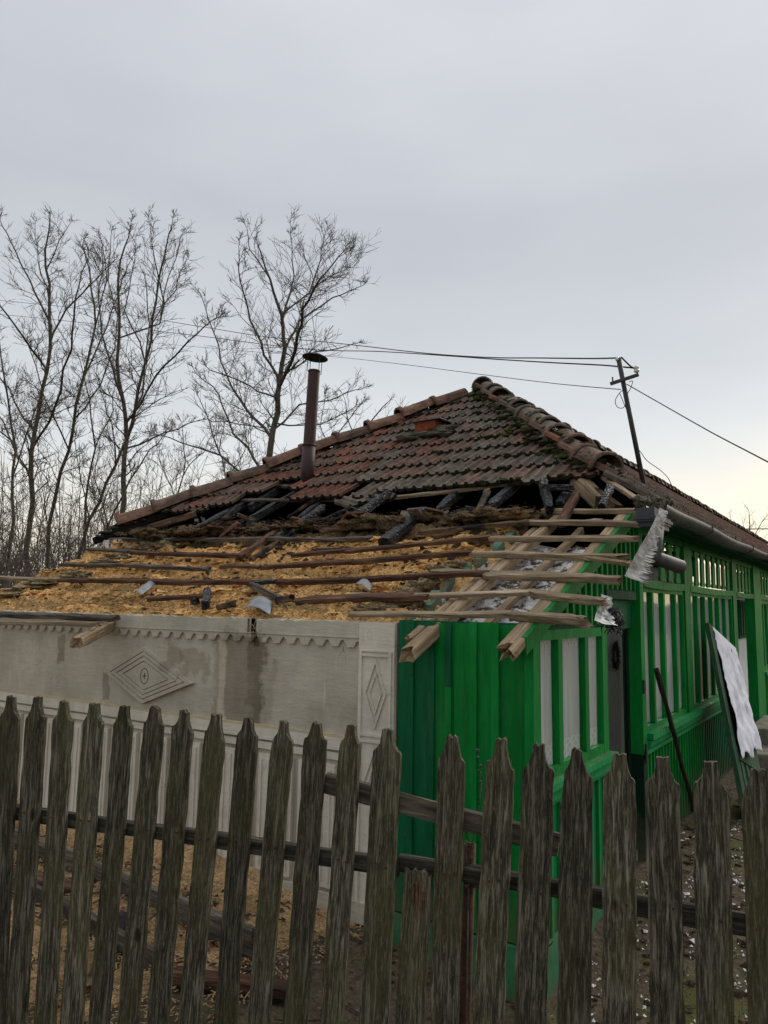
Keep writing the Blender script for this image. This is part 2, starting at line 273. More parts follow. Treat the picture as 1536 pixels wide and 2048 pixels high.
# window glass
m = bpy.data.materials.new('window_glass'); m.use_nodes = True; nt = m.node_tree; nt.nodes.clear()
o_ = nt.nodes.new('ShaderNodeOutputMaterial'); t_ = nt.nodes.new('ShaderNodeBsdfTransparent'); t_.inputs[0].default_value = (.96,.98,.97,1)
g_ = nt.nodes.new('ShaderNodeBsdfGlossy'); g_.inputs['Roughness'].default_value = .03; lw = nt.nodes.new('ShaderNodeLayerWeight'); lw.inputs[0].default_value = .5; f5 = mth(nt, 'POWER', lw.outputs['Facing'], 4.0); frm = mth(nt, 'MULTIPLY_ADD', f5, .9, .045)
x_ = nt.nodes.new('ShaderNodeMixShader'); nt.links.new(frm, x_.inputs[0]); nt.links.new(t_.outputs[0], x_.inputs[1]); nt.links.new(g_.outputs[0], x_.inputs[2]); nt.links.new(x_.outputs[0], o_.inputs[0])
gb = nt.nodes.new('ShaderNodeBump'); gb.inputs['Strength'].default_value = .06; gb.inputs['Distance'].default_value = .02; nt.links.new(nz(nt, coords(nt), 3.5, 2), gb.inputs['Height']); nt.links.new(gb.outputs[0], g_.inputs['Normal']); M['glass'] = m
# net curtain with a crocheted diamond border (zlo/zhi: border bands)
def curtain_mat(name, bands):
    m, nt, b = mat(name, .9, .1); co = coords(nt); s = nt.nodes.new('ShaderNodeSeparateXYZ'); nt.links.new(co, s.inputs[0])
    y, z = s.outputs[1], s.outputs[2]
    n1 = nz(nt, coords(nt, (1,1,.05)), 26, 4, .6); n2 = nz(nt, coords(nt, (1,1,.8)), 2.5, 4)
    c = ramp(nt, n1, [(.3, (.68,.69,.68)), (.7, (.82,.83,.82))]); c = mixc(nt, ramp(nt, n2, [(.4,(0,0,0)),(.7,(.5,.5,.5))]), c, (.58,.60,.58))
    if bands:
        u = mth(nt, 'MULTIPLY', y, 1/.052); w = mth(nt, 'MULTIPLY', z, 1/.052)
        d1 = mth(nt, 'ABSOLUTE', mth(nt, 'SUBTRACT', mth(nt, 'FRACT', mth(nt, 'ADD', u, w)), .5)); d2 = mth(nt, 'ABSOLUTE', mth(nt, 'SUBTRACT', mth(nt, 'FRACT', mth(nt, 'SUBTRACT', u, mth(nt, 'ADD', w, -400))), .5))
        ln = mth(nt, 'LESS_THAN', mth(nt, 'MINIMUM', d1, d2), .14)
        tot = None
        for (z0, z1) in bands:
            bm_ = mth(nt, 'MULTIPLY', mth(nt, 'GREATER_THAN', z, z0), mth(nt, 'LESS_THAN', z, z1)); tot = bm_ if tot is None else mth(nt, 'MAXIMUM', tot, bm_)
        c = mixc(nt, mth(nt, 'MULTIPLY', mth(nt, 'MULTIPLY', ln, tot), .85), c, (.95,.95,.95))
    col(nt, b, c); bump(nt, b, n1, .6, .02)
    tl_ = nt.nodes.new('ShaderNodeBsdfTranslucent'); nt.links.new(c, tl_.inputs[0]); ms_ = nt.nodes.new('ShaderNodeMixShader'); ms_.inputs[0].default_value = .3
    nt.links.new(b.outputs[0], ms_.inputs[1]); nt.links.new(tl_.outputs[0], ms_.inputs[2]); nt.links.new(ms_.outputs[0], nt.nodes['Material Output'].inputs[0])
    return m
M['curtain1'] = curtain_mat('net_curtain_with_lace', [(.955,1.06), (1.575,1.62)])
M['curtain2'] = curtain_mat('plain_net_curtain', [])
# ---------------------------------------------------------------- mesh builder and object bookkeeping
WM = {}
def link(name, me, parent=None, mtx=None, kind=None, label=None, cat=None, group=None):
    o = bpy.data.objects.new(name, me); scene.collection.objects.link(o)
    mtx = mtx or Matrix.Identity(4)
    if parent is not None:
        o.parent = parent; o.matrix_parent_inverse = WM[parent.name].inverted()
    o.matrix_basis = mtx; WM[o.name] = mtx
    if kind: o['kind'] = kind
    if label: o['label'] = label
    if cat: o['category'] = cat
    if group: o['group'] = group
    return o
def empty(name, loc, label, cat, group=None):
    return link(name, None, None, Matrix.Translation(loc), None, label, cat, group)
class MB:
    def __init__(s): s.v = []; s.f = []
    def add(s, vs, fs):
        k = len(s.v); s.v += [tuple(p) for p in vs]; s.f += [tuple(i+k for i in f) for f in fs]
    def box(s, a, b, j=0):
        x0,y0,z0 = (min(a[i],b[i]) for i in range(3)); x1,y1,z1 = (max(a[i],b[i]) for i in range(3))
        vs = [(x0,y0,z0),(x1,y0,z0),(x1,y1,z0),(x0,y1,z0),(x0,y0,z1),(x1,y0,z1),(x1,y1,z1),(x0,y1,z1)]
        if j: vs = [(p[0]+U(-j,j), p[1]+U(-j,j), p[2]+U(-j,j)) for p in vs]
        s.add(vs, [(0,3,2,1),(4,5,6,7),(0,1,5,4),(1,2,6,5),(2,3,7,6),(3,0,4,7)])
    def tube(s, pts, rad, n=6, cap=True):
        pts = [Vector(p) for p in pts]; rr = rad if isinstance(rad, (list, tuple)) else [rad]*len(pts)
        k = len(s.v); up = None
        for i, p in enumerate(pts):
            d = (pts[min(i+1, len(pts)-1)]-pts[max(i-1, 0)]).normalized()
            if up is None: up = Vector((0,0,1)) if abs(d.z) < .9 else Vector((1,0,0))
            a = d.cross(up)
            if a.length < 1e-4: a = d.orthogonal()
            a.normalize(); bb = a.cross(d).normalized()
            up = bb
            for q in range(n):
                t = 2*math.pi*q/n; s.v.append(tuple(p+(a*math.cos(t)+bb*math.sin(t))*rr[i]))
        for i in range(len(pts)-1):
            for q in range(n):
                q2 = (q+1) % n; s.f.append((k+i*n+q, k+i*n+q2, k+(i+1)*n+q2, k+(i+1)*n+q))
        if cap and n > 2:
            s.f.append(tuple(k+q for q in range(n))[::-1]); e = k+(len(pts)-1)*n; s.f.append(tuple(e+q for q in range(n)))
    def prism(s, poly, axis, a, b):
        """extrude a 2D polygon along axis between a and b; poly gives the other two coordinates in order"""
        n = len(poly); k = len(s.v)
        for t in (a, b):
            for (p, q) in poly:
                s.v.append(((t,p,q), (p,t,q), (p,q,t))[axis])
        s.f.append(tuple(k+i for i in range(n))); s.f.append(tuple(k+n+i for i in range(n))[::-1])
        for i in range(n): j = (i+1) % n; s.f.append((k+i, k+n+i, k+n+j, k+j))
    def mesh(s, name, m, smooth=False, normals=True):
        me = bpy.data.meshes.new(name); me.from_pydata(s.v, [], s.f)
        if normals:
            bm = bmesh.new(); bm.from_mesh(me); bmesh.ops.recalc_face_normals(bm, faces=bm.faces); bm.to_mesh(me); bm.free()
        me.materials.append(m)
        if smooth: me.polygons.foreach_set('use_smooth', [True]*len(me.polygons))
        me.update(); return me
    def build(s, name, m, parent=None, smooth=False, normals=True, **k):
        return link(name, s.mesh(name, m, smooth, normals), parent, **k)
def grid(fn, nu, nv):
    mb = MB(); vs = [fn(i/nu, j/nv) for j in range(nv+1) for i in range(nu+1)]
    fs = [(j*(nu+1)+i, j*(nu+1)+i+1, (j+1)*(nu+1)+i+1, (j+1)*(nu+1)+i) for j in range(nv) for i in range(nu)]
    mb.add(vs, fs); return mb
def frame_mtx(p1, p2, up=Vector((0,0,1))):
    x = (p2-p1).normalized(); y = up.cross(x).normalized(); z = x.cross(y)
    m = Matrix((x, y, z)).transposed().to_4x4(); return Matrix.Translation(p1) @ m
def beam_mesh(L, w, h, wob=.003, seg=None, broken=(0,0), taper=0, bow=0, round_=False):
    """rough sawn timber along local x, chamfered, with optional splintered ends"""
    mb = MB(); seg = seg or max(4, int(L/.14)); c = min(w, h)*.14
    if round_: ring = [(math.cos(2*math.pi*i/10)*w/2, math.sin(2*math.pi*i/10)*h/2) for i in range(10)]
    else:
        ring = [(-w/2+c,-h/2),(0,-h/2),(w/2-c,-h/2),(w/2,-h/2+c),(w/2,h/2-c),(w/2-c,h/2),(0,h/2),(-w/2+c,h/2),(-w/2,h/2-c),(-w/2,-h/2+c)]
    n = len(ring); sx = U(0,100)
    ts = [i/seg for i in range(seg+1)]
    if broken[1]: ts = ts[:-1]+[1-.6/seg, 1-.3/seg, 1]
    if broken[0]: ts = [0, .3/seg, .6/seg]+ts[1:]
    off0 = [U(0,1)*broken[0] for _ in ring]; off1 = [U(0,1)*broken[1] for _ in ring]
    for t in ts:
        k = 1-taper*t; bz = bow*math.sin(math.pi*t)+wob*2*noise.noise(Vector((t*L*1.4, sx, 0))); by = wob*2*noise.noise(Vector((t*L*1.4, sx, 9)))
        for i, (a, b_) in enumerate(ring):
            x = t*L
            if broken[1] and t > 1-1.01/seg: x -= off1[i]*(t-(1-1.01/seg))/(1.01/seg)
            if broken[0] and t < 1.01/seg: x += off0[i]*(1-t/(1.01/seg))
            mb.v.append((x, a*k+by+U(-wob,wob)*.6, b_*k+bz+U(-wob,wob)*.6))
    for j in range(len(ts)-1):
        for i in range(n): i2 = (i+1) % n; mb.f.append((j*n+i, j*n+i2, (j+1)*n+i2, (j+1)*n+i))
    for e, sg in ((0, -1), (len(ts)-1, 1)):
        br = broken[0] if sg < 0 else broken[1]
        cxm = sum(mb.v[e*n+i][0] for i in range(n))/n; ci = len(mb.v)
        mb.v.append((cxm - sg*br*.5, 0, 0))
        for i in range(n):
            i2 = (i+1) % n; mb.f.append((e*n+i, e*n+i2, ci) if sg < 0 else (e*n+i2, e*n+i, ci))
    return mb
def beam(name, p1, p2, w, h, m, parent=None, up=Vector((0,0,1)), **k):
    kw = {q: k.pop(q) for q in ('wob','seg','broken','taper','bow','round_') if q in k}
    p1, p2 = Vector(p1), Vector(p2)
    me = beam_mesh((p2-p1).length, w, h, **kw).mesh(name, m)
    return link(name, me, parent, frame_mtx(p1, p2, up), **k)
def fbm(x, y, z=0, o=4):
    return noise.fractal(Vector((x, y, z)), 1.0, 2.0, o)
def lump(mb, c, r, sq=(1,1,1), n=9, amp=.35):
    """irregular clod"""
    k = len(mb.v); sx = U(0,50); m_ = n
    for i in range(m_+1):
        th = math.pi*i/m_
        for j in range(n+3):
            ph = 2*math.pi*j/(n+3); d = Vector((math.sin(th)*math.cos(ph), math.sin(th)*math.sin(ph), math.cos(th)))
            rr = r*(1+amp*noise.noise(d*1.7+Vector((sx,0,0)))*2+amp*.6*noise.noise(d*4.3+Vector((sx,5,0))))
            mb.v.append((c[0]+d.x*rr*sq[0], c[1]+d.y*rr*sq[1], c[2]+d.z*rr*sq[2]))
    w = n+3
    for i in range(m_):
        for j in range(w): j2 = (j+1) % w; mb.f.append((k+i*w+j, k+i*w+j2, k+(i+1)*w+j2, k+(i+1)*w+j))
# ================================================================ ground
def gz(x, y):
    z = .05 - .26*math.exp(-((x+1.0)**2+(y-3.2)**2)/2.2)
    if y < 2.6: z -= .12*min(1, (2.6-y)/1.2)
    return z + .018*fbm(x*1.3, y*1.3) + .008*fbm(x*6, y*6, 3)
def spaced(lo, hi, st, farv):
    a = []; x = lo
    while x <= hi: a.append(x); x += st
    d = st; b = [a[0]]
    while b[0] > -farv: d *= 1.35; b.insert(0, b[0]-d)
    d = st; c = [a[-1]]
    while c[-1] < farv: d *= 1.35; c.append(c[-1]+d)
    return b[:-1]+a+c[1:]
gxs, gys = spaced(-8, 2.5, .07, 420), spaced(.6, 13, .07, 420)
g = MB(); g.v = [(x, y, gz(x, y)) for y in gys for x in gxs]
nx = len(gxs); g.f = [(j*nx+i, j*nx+i+1, (j+1)*nx+i+1, (j+1)*nx+i) for j in range(len(gys)-1) for i in range(nx-1)]
g.build('ground', M['ground'], None, True, False, kind='structure')
# ================================================================ house
XF, YG = -1.56, 3.75            # veranda facade plane, front wall plane
XW, XL = -2.40, -7.60           # veranda/room wall, far left wall
S1, S2, SR = .428, .60, .709     # pitch of the stripped lean-to roof, tiled front slope, right slope
LN, LC = Vector((0,-S1,1)), 1.70-S1*3.75
TN, TC = Vector((0,-S2,1)), 2.47-S2*5.47
def LP(px, py, off=0): return onp(px, py, LN, LC+off)
def TP(px, py, off=0): return onp(px, py, TN, TC+off)
def lz(y): return 1.70+S1*(y-3.75)
AP = Vector((-4.61, 9.43, 4.846))
house = empty('house', (-4.6, 3.75, 0), 'single storey green and grey house with burnt stripped front roof and red tiles above', 'house')
# ---- grey plastered front wall
fw = MB()
nx_, nz_ = 90, 26
def fwall(u, v):
    x = XL+(XW-XL)*u; z = .02+(1.70-.02)*v
    zt = z + (.012*fbm(x*5, 3)+.010*fbm(x*17,1) if v > .98 else 0)
    return (x, YG+.004*fbm(x*1.5, z*1.5, 7), zt)
k = grid(fwall, nx_, nz_); fw.add(k.v, k.f)
# hole near the wall head at pixel (507,1255)
H = on(507, 1255, 1, YG)
fw.f = [f for f in fw.f if not (abs(sum(fw.v[i][0] for i in f)/4-H.x) < .05 and abs(sum(fw.v[i][2] for i in f)/4-(H.z-.0)) < .055)]
fw.add([(XL,YG+.35,.02),(XW,YG+.35,.02),(XW,YG+.35,1.66),(XL,YG+.35,1.66),(XL,YG,.02),(XL,YG,1.70),(XW,YG,.02),(XW,YG,1.70)], [(0,1,2,3),(4,5,3,0),(1,2,7,6)])
nb = len(fw.v)
ktop = [(XL+(XW-XL)*i/90) for i in range(91)]
fw.add([(x, YG, 1.695+.012*fbm(x*5,3)+.010*fbm(x*17,1)) for x in ktop]+[(x, YG+.35, 1.69+.015*fbm(x*5,6)) for x in ktop], [(i, i+1, 92+i, 91+i) for i in range(90)])
wall = fw.build('plaster_wall', M['plaster'], house, False, False)
# frieze with scalloped drip edge
fz = MB(); top = 1.695; per = .118; x = XL
poly = []
xr = -2.655
nT = int((xr-XL)/per)
for i in range(nT+1):
    a = XL+i*per
    zb = 1.545+.004*fbm(i*.7, 2)
    for (dx, dz) in ((0,.032),(.018,.0),(.066,.0),(.082,.028),(.092,.038),(.102,.040),(.110,.036)):
        poly.append((a+dx, zb+dz+U(-.002,.002)))
poly.append((xr, 1.575)); 
for i in range(60): 
    xx = xr+(XL-xr)*i/59; poly.append((xx, top+.010*fbm(xx*5,3)+.008*fbm(xx*17,1)))
poly = [p for p in poly if p[0] <= xr+1e-6]
# cut into vertical slices so the strip stays clean; leave a gap over the broken hole
low_ = [p for p in poly if p[1] < 1.62]; low_.sort()
for (a, bq) in zip(low_[:-1], low_[1:]):
    if bq[0]-a[0] < 1e-5: continue
    ta, tb = ((H.z-.045+.012*fbm(q[0]*40,3)) if abs((a[0]+bq[0])/2-H.x) < .042 else top+.012*fbm(q[0]*5,3)+.008*fbm(q[0]*17,1) for q in (a, bq)); y0, y1 = YG-.020, YG+.006
    fz.add([(a[0],y0,a[1]),(bq[0],y0,bq[1]),(bq[0],y0,tb),(a[0],y0,ta),(a[0],y1,a[1]),(bq[0],y1,bq[1]),(bq[0],y1,tb),(a[0],y1,ta)], [(0,1,2,3),(0,4,5,1),(3,2,6,7)])
fz.build('scalloped_frieze', M['plaster'], wall, False, False)
# fine incised line on the frieze: thin ridge
hb = MB(); hb.box((H.x-.10, YG+.03, H.z-.12), (H.x+.10, YG+.20, 1.69)); hb.build('hole_shade_box', M['dark'], wall)  # near-black box set in the hole, its shaded depth put into the colour
rd = MB(); rd.box((XL, YG-.026, 1.600), (xr, YG-.019, 1.606)); rd.build('moulding_line', M['plaster'], wall)
# pilaster
pl = MB(); px0, px1 = -2.655, -2.402
pl.box((px0, YG-.022, .05), (px1, YG+.01, 1.695)); pl.box((px0+.012, YG-.034, .06), (px0+.030, YG-.020, 1.53)); pl.box((px1-.034, YG-.034, .06), (px1-.014, YG-.020, 1.53))
pl.box((px0+.03, YG-.032, 1.498), (px1-.034, YG-.020, 1.515)); pl.box((px0+.03, YG-.032, 1.525), (px1-.034, YG-.020, 1.535)); pl.box((px0+.03, YG-.032, 1.04), (px1-.034, YG-.020, 1.055)); pl.box((px0+.03, YG-.032, 1.005), (px1-.034, YG-.020, 1.025))
pil = pl.build('pilaster', M['trimplaster'], wall)
def ring(mb, c, hx, hz, t, y0, y1, skew=0):
    """diamond outline strip of width t on the front face"""
    o = [(c[0]-hx, c[1]+skew), (c[0], c[1]+hz), (c[0]+hx, c[1]-skew), (c[0], c[1]-hz)]; s_ = 1-t/hx if hx < hz else 1-t/hz
    i_ = [(c[0]+(p[0]-c[0])*s_, c[1]+(p[1]-c[1])*s_) for p in o]
    for q in range(4):
        a, b_, c_, d_ = o[q], o[(q+1)%4], i_[(q+1)%4], i_[q]
        mb.add([(p[0], y, p[1]) for y in (y0, y1) for p in (a, b_, c_, d_)], [(0,1,2,3),(0,4,5,1),(3,2,6,7),(7,6,5,4)])
dm = MB(); pc = ((px0+px1)/2, 1.285)
ring(dm, pc, .078, .205, .012, YG-.033, YG-.021); ring(dm, pc, .046, .125, .010, YG-.031, YG-.021)
dm.build('diamond_outline', M['trimplaster'], pil)
dm = MB(); pc = ((px0+px1)/2, .78); ring(dm, pc, .078, .205, .012, YG-.033, YG-.021); ring(dm, pc, .046, .125, .010, YG-.031, YG-.021); dm.build('diamond_outline', M['trimplaster'], pil)
# large diamond relief
dr = MB(); c = (-4.555, 1.262); hx, hz = .485, .205
P4 = [(-5.04,1.262),(-4.60,1.468),(-4.07,1.238),(-4.585,1.058)]
cc = (sum(p[0] for p in P4)/4, sum(p[1] for p in P4)/4)
prof = [(1.0,0),(1.0,.030),(.86,.030),(.85,.019),(.835,.019),(.825,.030),(.70,.030),(.69,.018),(.675,.018),(.665,.028),(.53,.028),(.52,.016),(.505,.016),(.495,.026),(0.0,.026)]
vs = []; 
for s_, h_ in prof:
    for p in P4: vs.append((cc[0]+(p[0]-cc[0])*s_, YG-h_, cc[1]+(p[1]-cc[1])*s_))
fs = []
for i in range(len(prof)-1):
    for q in range(4): fs.append((i*4+q, i*4+(q+1)%4, (i+1)*4+(q+1)%4, (i+1)*4+q))
dr.add(vs, fs)
dia = dr.build('diamond_relief', M['plaster'], wall, False, True)
ov = MB(); pts = [(cc[0]+.043*math.cos(t*math.pi/10), YG-.027, cc[1]+.055*math.sin(t*math.pi/10)) for t in range(21)]
ov.tube(pts, .0022, 5); ov.tube([(cc[0]-.018,YG-.027,cc[1]),(cc[0]+.018,YG-.027,cc[1]+.003)], .003, 5); ov.tube([(cc[0],YG-.027,cc[1]-.02),(cc[0]+.002,YG-.027,cc[1]+.022)], .003, 5)
ov.build('oval_emblem', M['dark'], dia)
# ledge, ochre bead and fluted dado
lg = MB(); lg.box((XL, YG-.028, .935), (px0-.004, YG+.01, 1.005)); lg.box((XL, YG-.018, .875), (px0-.004, YG+.01, .918)); led = lg.build('ledge', M['trimplaster'], wall)
lg = MB()
for i in range(60):
    a = XL+(px0-.004-XL)*i/60; b_ = XL+(px0-.004-XL)*(i+1)/60; lg.box((a, YG-.022, 1.006), (b_, YG+.01, 1.022+.004*fbm(i*.9, 4)))
lg.build('ochre_bead', M['ochre'], wall)
x = XL+.05
while x < px0-.12:
    d = MB(); d.box((x, YG-.024, .14), (x+.115, YG+.004, .845)); d.box((x+.024, YG-.034, .17), (x+.034, YG-.023, .815)); d.box((x+.080, YG-.034, .17), (x+.090, YG-.023, .815)); d.build('dado_panel', M['trimplaster'], wall); x += .165
lg = MB(); lg.box((XL, YG-.035, .0), (px1, YG+.01, .115)); lg.build('wall_base', M['plaster'], wall)
# left and inner walls
b_ = MB(); yy = [3.76+i*.25 for i in range(9)]
for (xa, xb) in ((XL, XL+.3), (XW-.22, XW)):
    b_.add([(xa,3.77,0),(xb,3.77,0),(xb,5.5,0),(xa,5.5,0),(xa,3.77,1.62),(xb,3.77,1.62),(xb,5.5,2.35),(xa,5.5,2.35)], [(0,1,5,4),(1,2,6,5),(2,3,7,6),(3,0,4,7),(4,5,6,7)])
b_.box((XL,5.5,0),(XL+.3,26,2.5)); b_.build('room_wall', M['limewash'], house)
# inner veranda wall clad with white vertical panelling
iw = MB(); iw.box((XW-.22, 5.5, 0), (XW-.02, 11.3, 2.32)); iw.box((XW-.22, 11.3, 0), (XW-.02, 19, 2.06)); inner = iw.build('veranda_inner_wall', M['whitep'], house)
y = 3.9
while y < 14:
    h = 2.30 if y < 11.3 else 2.05
    if y < 5.5: h = lz(y)-.12
    d = MB(); d.box((XW-.02, y, .08), (XW+.004, y+.098, h)); d.build('panel_strip', M['whitep'], inner); y += .105
sh = MB(); sy0, sy1 = on(1474,1260,0,XW).y, on(1498,1260,0,XW).y
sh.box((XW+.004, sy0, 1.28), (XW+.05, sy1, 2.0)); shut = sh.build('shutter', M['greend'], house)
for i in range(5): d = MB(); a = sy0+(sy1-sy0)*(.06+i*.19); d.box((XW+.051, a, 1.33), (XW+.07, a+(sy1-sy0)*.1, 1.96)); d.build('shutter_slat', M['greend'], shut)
fl = MB(); fl.box((XW-.02, 3.79, .0), (XF-.03, 19, .10)); fl.build('veranda_floor', M['stone'], house)
# ---- green boarded front
gw = MB(); gw.box((XW+.002, YG+.02, .10), (XF-.02, YG+.05, 1.715)); bw = gw.build('board_wall', M['greend'], house)
def fx(px): return on(px, 1350, 1, YG).x
edges = [797, 829, 867, 908, 950, 996, 1050]
for i in range(len(edges)-1):
    a, c_ = fx(edges[i]), fx(edges[i+1]); m_ = M['greend'] if i < 2 else M['green']
    d = MB(); d.box((a+.0015, YG-.002+U(-.002,.002), .115), (c_-.0015, YG+.019, 1.715-U(0,.014))); o = d.build('board', m_, bw)
for i, (p, wd) in enumerate([(825,.034),(866,.036),(899,.040),(908,.040),(949,.042),(993,.045)]):
    if i == 3: continue
    a = fx(p); d = MB(); zz = .115
    zt = 1.40 if i == 0 else (1.36 if i in (2,) else 1.715-U(0,.01))
    pj = U(.016,.022)
    d.box((a-wd/2, YG-.002-pj, .115+U(0,.02)), (a+wd/2, YG-.0045, zt), .0012); d.build('cover_strip', M['greend'] if i < 2 else M['green'], bw)
    if zt < 1.6: d = MB(); d.box((a-wd/2-.002, YG-.002-pj, zt+.003), (a+wd/2-.001, YG-.0045, 1.712), .0012); d.build('cover_strip', M['greend'], bw)
# corner post
def post(y0, y1, z0, z1, x0=XF-.05, x1=XF+.03, m_='green', parent=house, name='post'):
    d = MB(); d.box((x0, y0, z0), (x1, y1, z1), .0015); return d.build(name, M[m_], parent)
d = MB(); d.box((fx(1050)+.002, YG-.022, .10), (XF+.012, YG+.075, 1.695)); d.build('post', M['green'], house)
pn = MB(); nq = 30
pg = grid(lambda u, v: (XW+(XF+.03-XW)*u, YG-.03-.012*fbm(u*5, v*3, 1), -.32+.425*v), 20, 12); pn.add(pg.v, pg.f)
pg = grid(lambda u, v: (XF+.03+.012*fbm(u*5, v*3, 5), YG-.03+(5.0-YG)*u, -.32+.425*v), 24, 12); pn.add(pg.v, pg.f)
pn.add([(XW,YG-.03,.105),(XF+.03,YG-.03,.105),(XF+.03,5.0,.105),(XW,5.0,.105)], [(0,1,2,3)])
pn.build('plinth', M['plinth'], house, True, False)
# ---- side of the lean-to: boards under the sloping rafter
sw = MB(); ytop = 5.72
sw.add([(XF-.03,YG+.05,1.66),(XF-.03,ytop,1.66),(XF-.03,ytop,lz(ytop)-.03),(XF-.03,YG+.05,lz(YG)-.03),(XF-.045,YG+.05,1.66),(XF-.045,ytop,1.66),(XF-.045,ytop,lz(ytop)-.03),(XF-.045,YG+.05,lz(YG)-.03)], [(0,1,2,3),(4,7,6,5),(0,4,5,1)])
sidew = sw.build('board_wall', M['greend'], house)
y = YG+.06; i = 0
while y < 5.66:
    w_ = .105; zb = 1.70 if y < 4.92 else 1.93
    if lz(y)-.04-zb > .0:
        d = MB(); d.add([(XF-.029,y,zb),(XF-.029,y+w_,zb),(XF-.029,y+w_,lz(y+w_)-.035),(XF-.029,y,lz(y)-.035),(XF-.012,y,zb),(XF-.012,y+w_,zb),(XF-.012,y+w_,lz(y+w_)-.035),(XF-.012,y,lz(y)-.035)], [(0,3,2,1),(4,5,6,7),(0,1,5,4),(1,2,6,5),(2,3,7,6),(3,0,4,7)]); d.build('board', M['green'], sidew)
        d = MB(); yy_ = y+w_; 
        d.add([(XF-.011,yy_-.017,zb+.002),(XF-.011,yy_+.017,zb+.002),(XF-.011,yy_+.017,lz(yy_)-.033),(XF-.011,yy_-.017,lz(yy_)-.043),(XF+.010,yy_-.017,zb+.002),(XF+.010,yy_+.017,zb+.002),(XF+.010,yy_+.017,lz(yy_)-.033),(XF+.010,yy_-.017,lz(yy_)-.043)], [(0,3,2,1),(4,5,6,7),(0,1,5,4),(1,2,6,5),(2,3,7,6),(3,0,4,7)]); d.build('cover_strip', M['green'], sidew)
    y += w_+.004
# ---- windows
def window(ys, z0, z1, mull, fr_=.055, mat_='green', curt='curtain1', top_name='window'):
    """ys: start/end in Y; mull: list of mullion centre positions"""
    y0, y1 = ys; xo, xi = XF+.016, XF-.035
    f = MB(); f.box((xi, y0, z0), (xo, y0+fr_, z1)); f.box((xi, y1-fr_, z0), (xo, y1, z1)); f.box((xi, y0+fr_, z1-fr_), (xo-.002, y1-fr_, z1)); f.box((xi, y0+fr_, z0), (xo-.002, y1-fr_, z0+fr_))
    w = f.build('window', M[mat_], house)
    for c_, wd in mull:
        d = MB(); d.box((xi+.002, c_-wd/2, z0+fr_), (xo+.002, c_+wd/2, z1-fr_)); d.build('mullion', M[mat_], w)
    ed = [y0+fr_]+[q for c_, wd in mull for q in (c_-wd/2, c_+wd/2)]+[y1-fr_]
    for i in range(0, len(ed), 2):
        d = MB(); tl = U(-.003,.003); d.add([(xi+.031+tl, ed[i], z0+fr_),(xi+.031, ed[i+1], z0+fr_),(xi+.031, ed[i+1], z1-fr_),(xi+.031+tl, ed[i], z1-fr_)], [(0,1,2,3)]); d.build('pane', M['glass'], w, False, False)
    return w
def curtain(ys, z0, z1, mname, label, x=XF-.024):
    y0, y1 = ys; n = int((y1-y0)/.016)
    c_ = grid(lambda u, v: (x+.006*math.sin((y0+(y1-y0)*u)*58+2*noise.noise(Vector((u*8,v*.6,y0))))*(.35+.65*(1-v))+.003*noise.noise(Vector((u*20,v*2,3))), y0+(y1-y0)*u, z0+(z1-z0)*v), n, 10)
    return link('curtain', c_.mesh('curtain', M[mname], True, False), None, None, None, label, 'curtain')
yw = lambda px, py=1400: on(px, py, 0, XF+.02).y
w1 = (yw(1068,1268), yw(1211,1263))
window(w1, .90, 1.68, [(yw(1123),.062),(yw(1176),.062)], .055)
curtain((w1[0]+.03, w1[1]-.03), .93, 1.65, 'curtain1', 'grey net curtain with white diamond lace borders in the front three pane window')
# sill with sawdust on it, moulding and wainscot under window 1
d = MB(); d.box((XF-.03, w1[0]-.03, .862), (XF+.075, w1[1]+.05, .898)); d.box((XF-.03, w1[0]-.03, .80), (XF+.05, w1[1]+.04, .858)); d.box((XF-.03, w1[0]-.03, .775), (XF+.035, w1[1]+.04, .798)); sill = d.build('sill', M['greenl'], house)
wc = MB(); wc.box((XF-.05, YG+.06, .10), (XF-.022, w1[1]+.03, .774)); wain = wc.build('wainscot', M['green'], house)
def wains(y0, y1, z0, z1, parent, m1='green', step=.092, xo=0):
    y = y0
    while y < y1-.02:
        e = min(y+step-.004, y1); d = MB(); d.box((XF-.021+xo, y, z0), (XF-.004+xo, e, z1)); d.build('board', M[m1], parent)
        d = MB(); d.box((XF-.003+xo, y-.014, z0+.004), (XF+.016+xo, y+.014, z1-.001)); d.build('cover_strip', M[m1], parent); y += step
wains(YG+.075, w1[1]+.03, .11, .772, wain, 'greenl', .13)
# ---- doorway
pd0, pd1 = w1[1]+.005, 5.70
post(w1[1]+.002, w1[1]+.055, .10, 1.69, XF-.05, XF+.012, 'green')
d = MB(); d.box((XF-.06, w1[1]+.06, 1.865), (XF+.015, 5.66, 1.925)); d.build('lintel', M['greenold'], house)
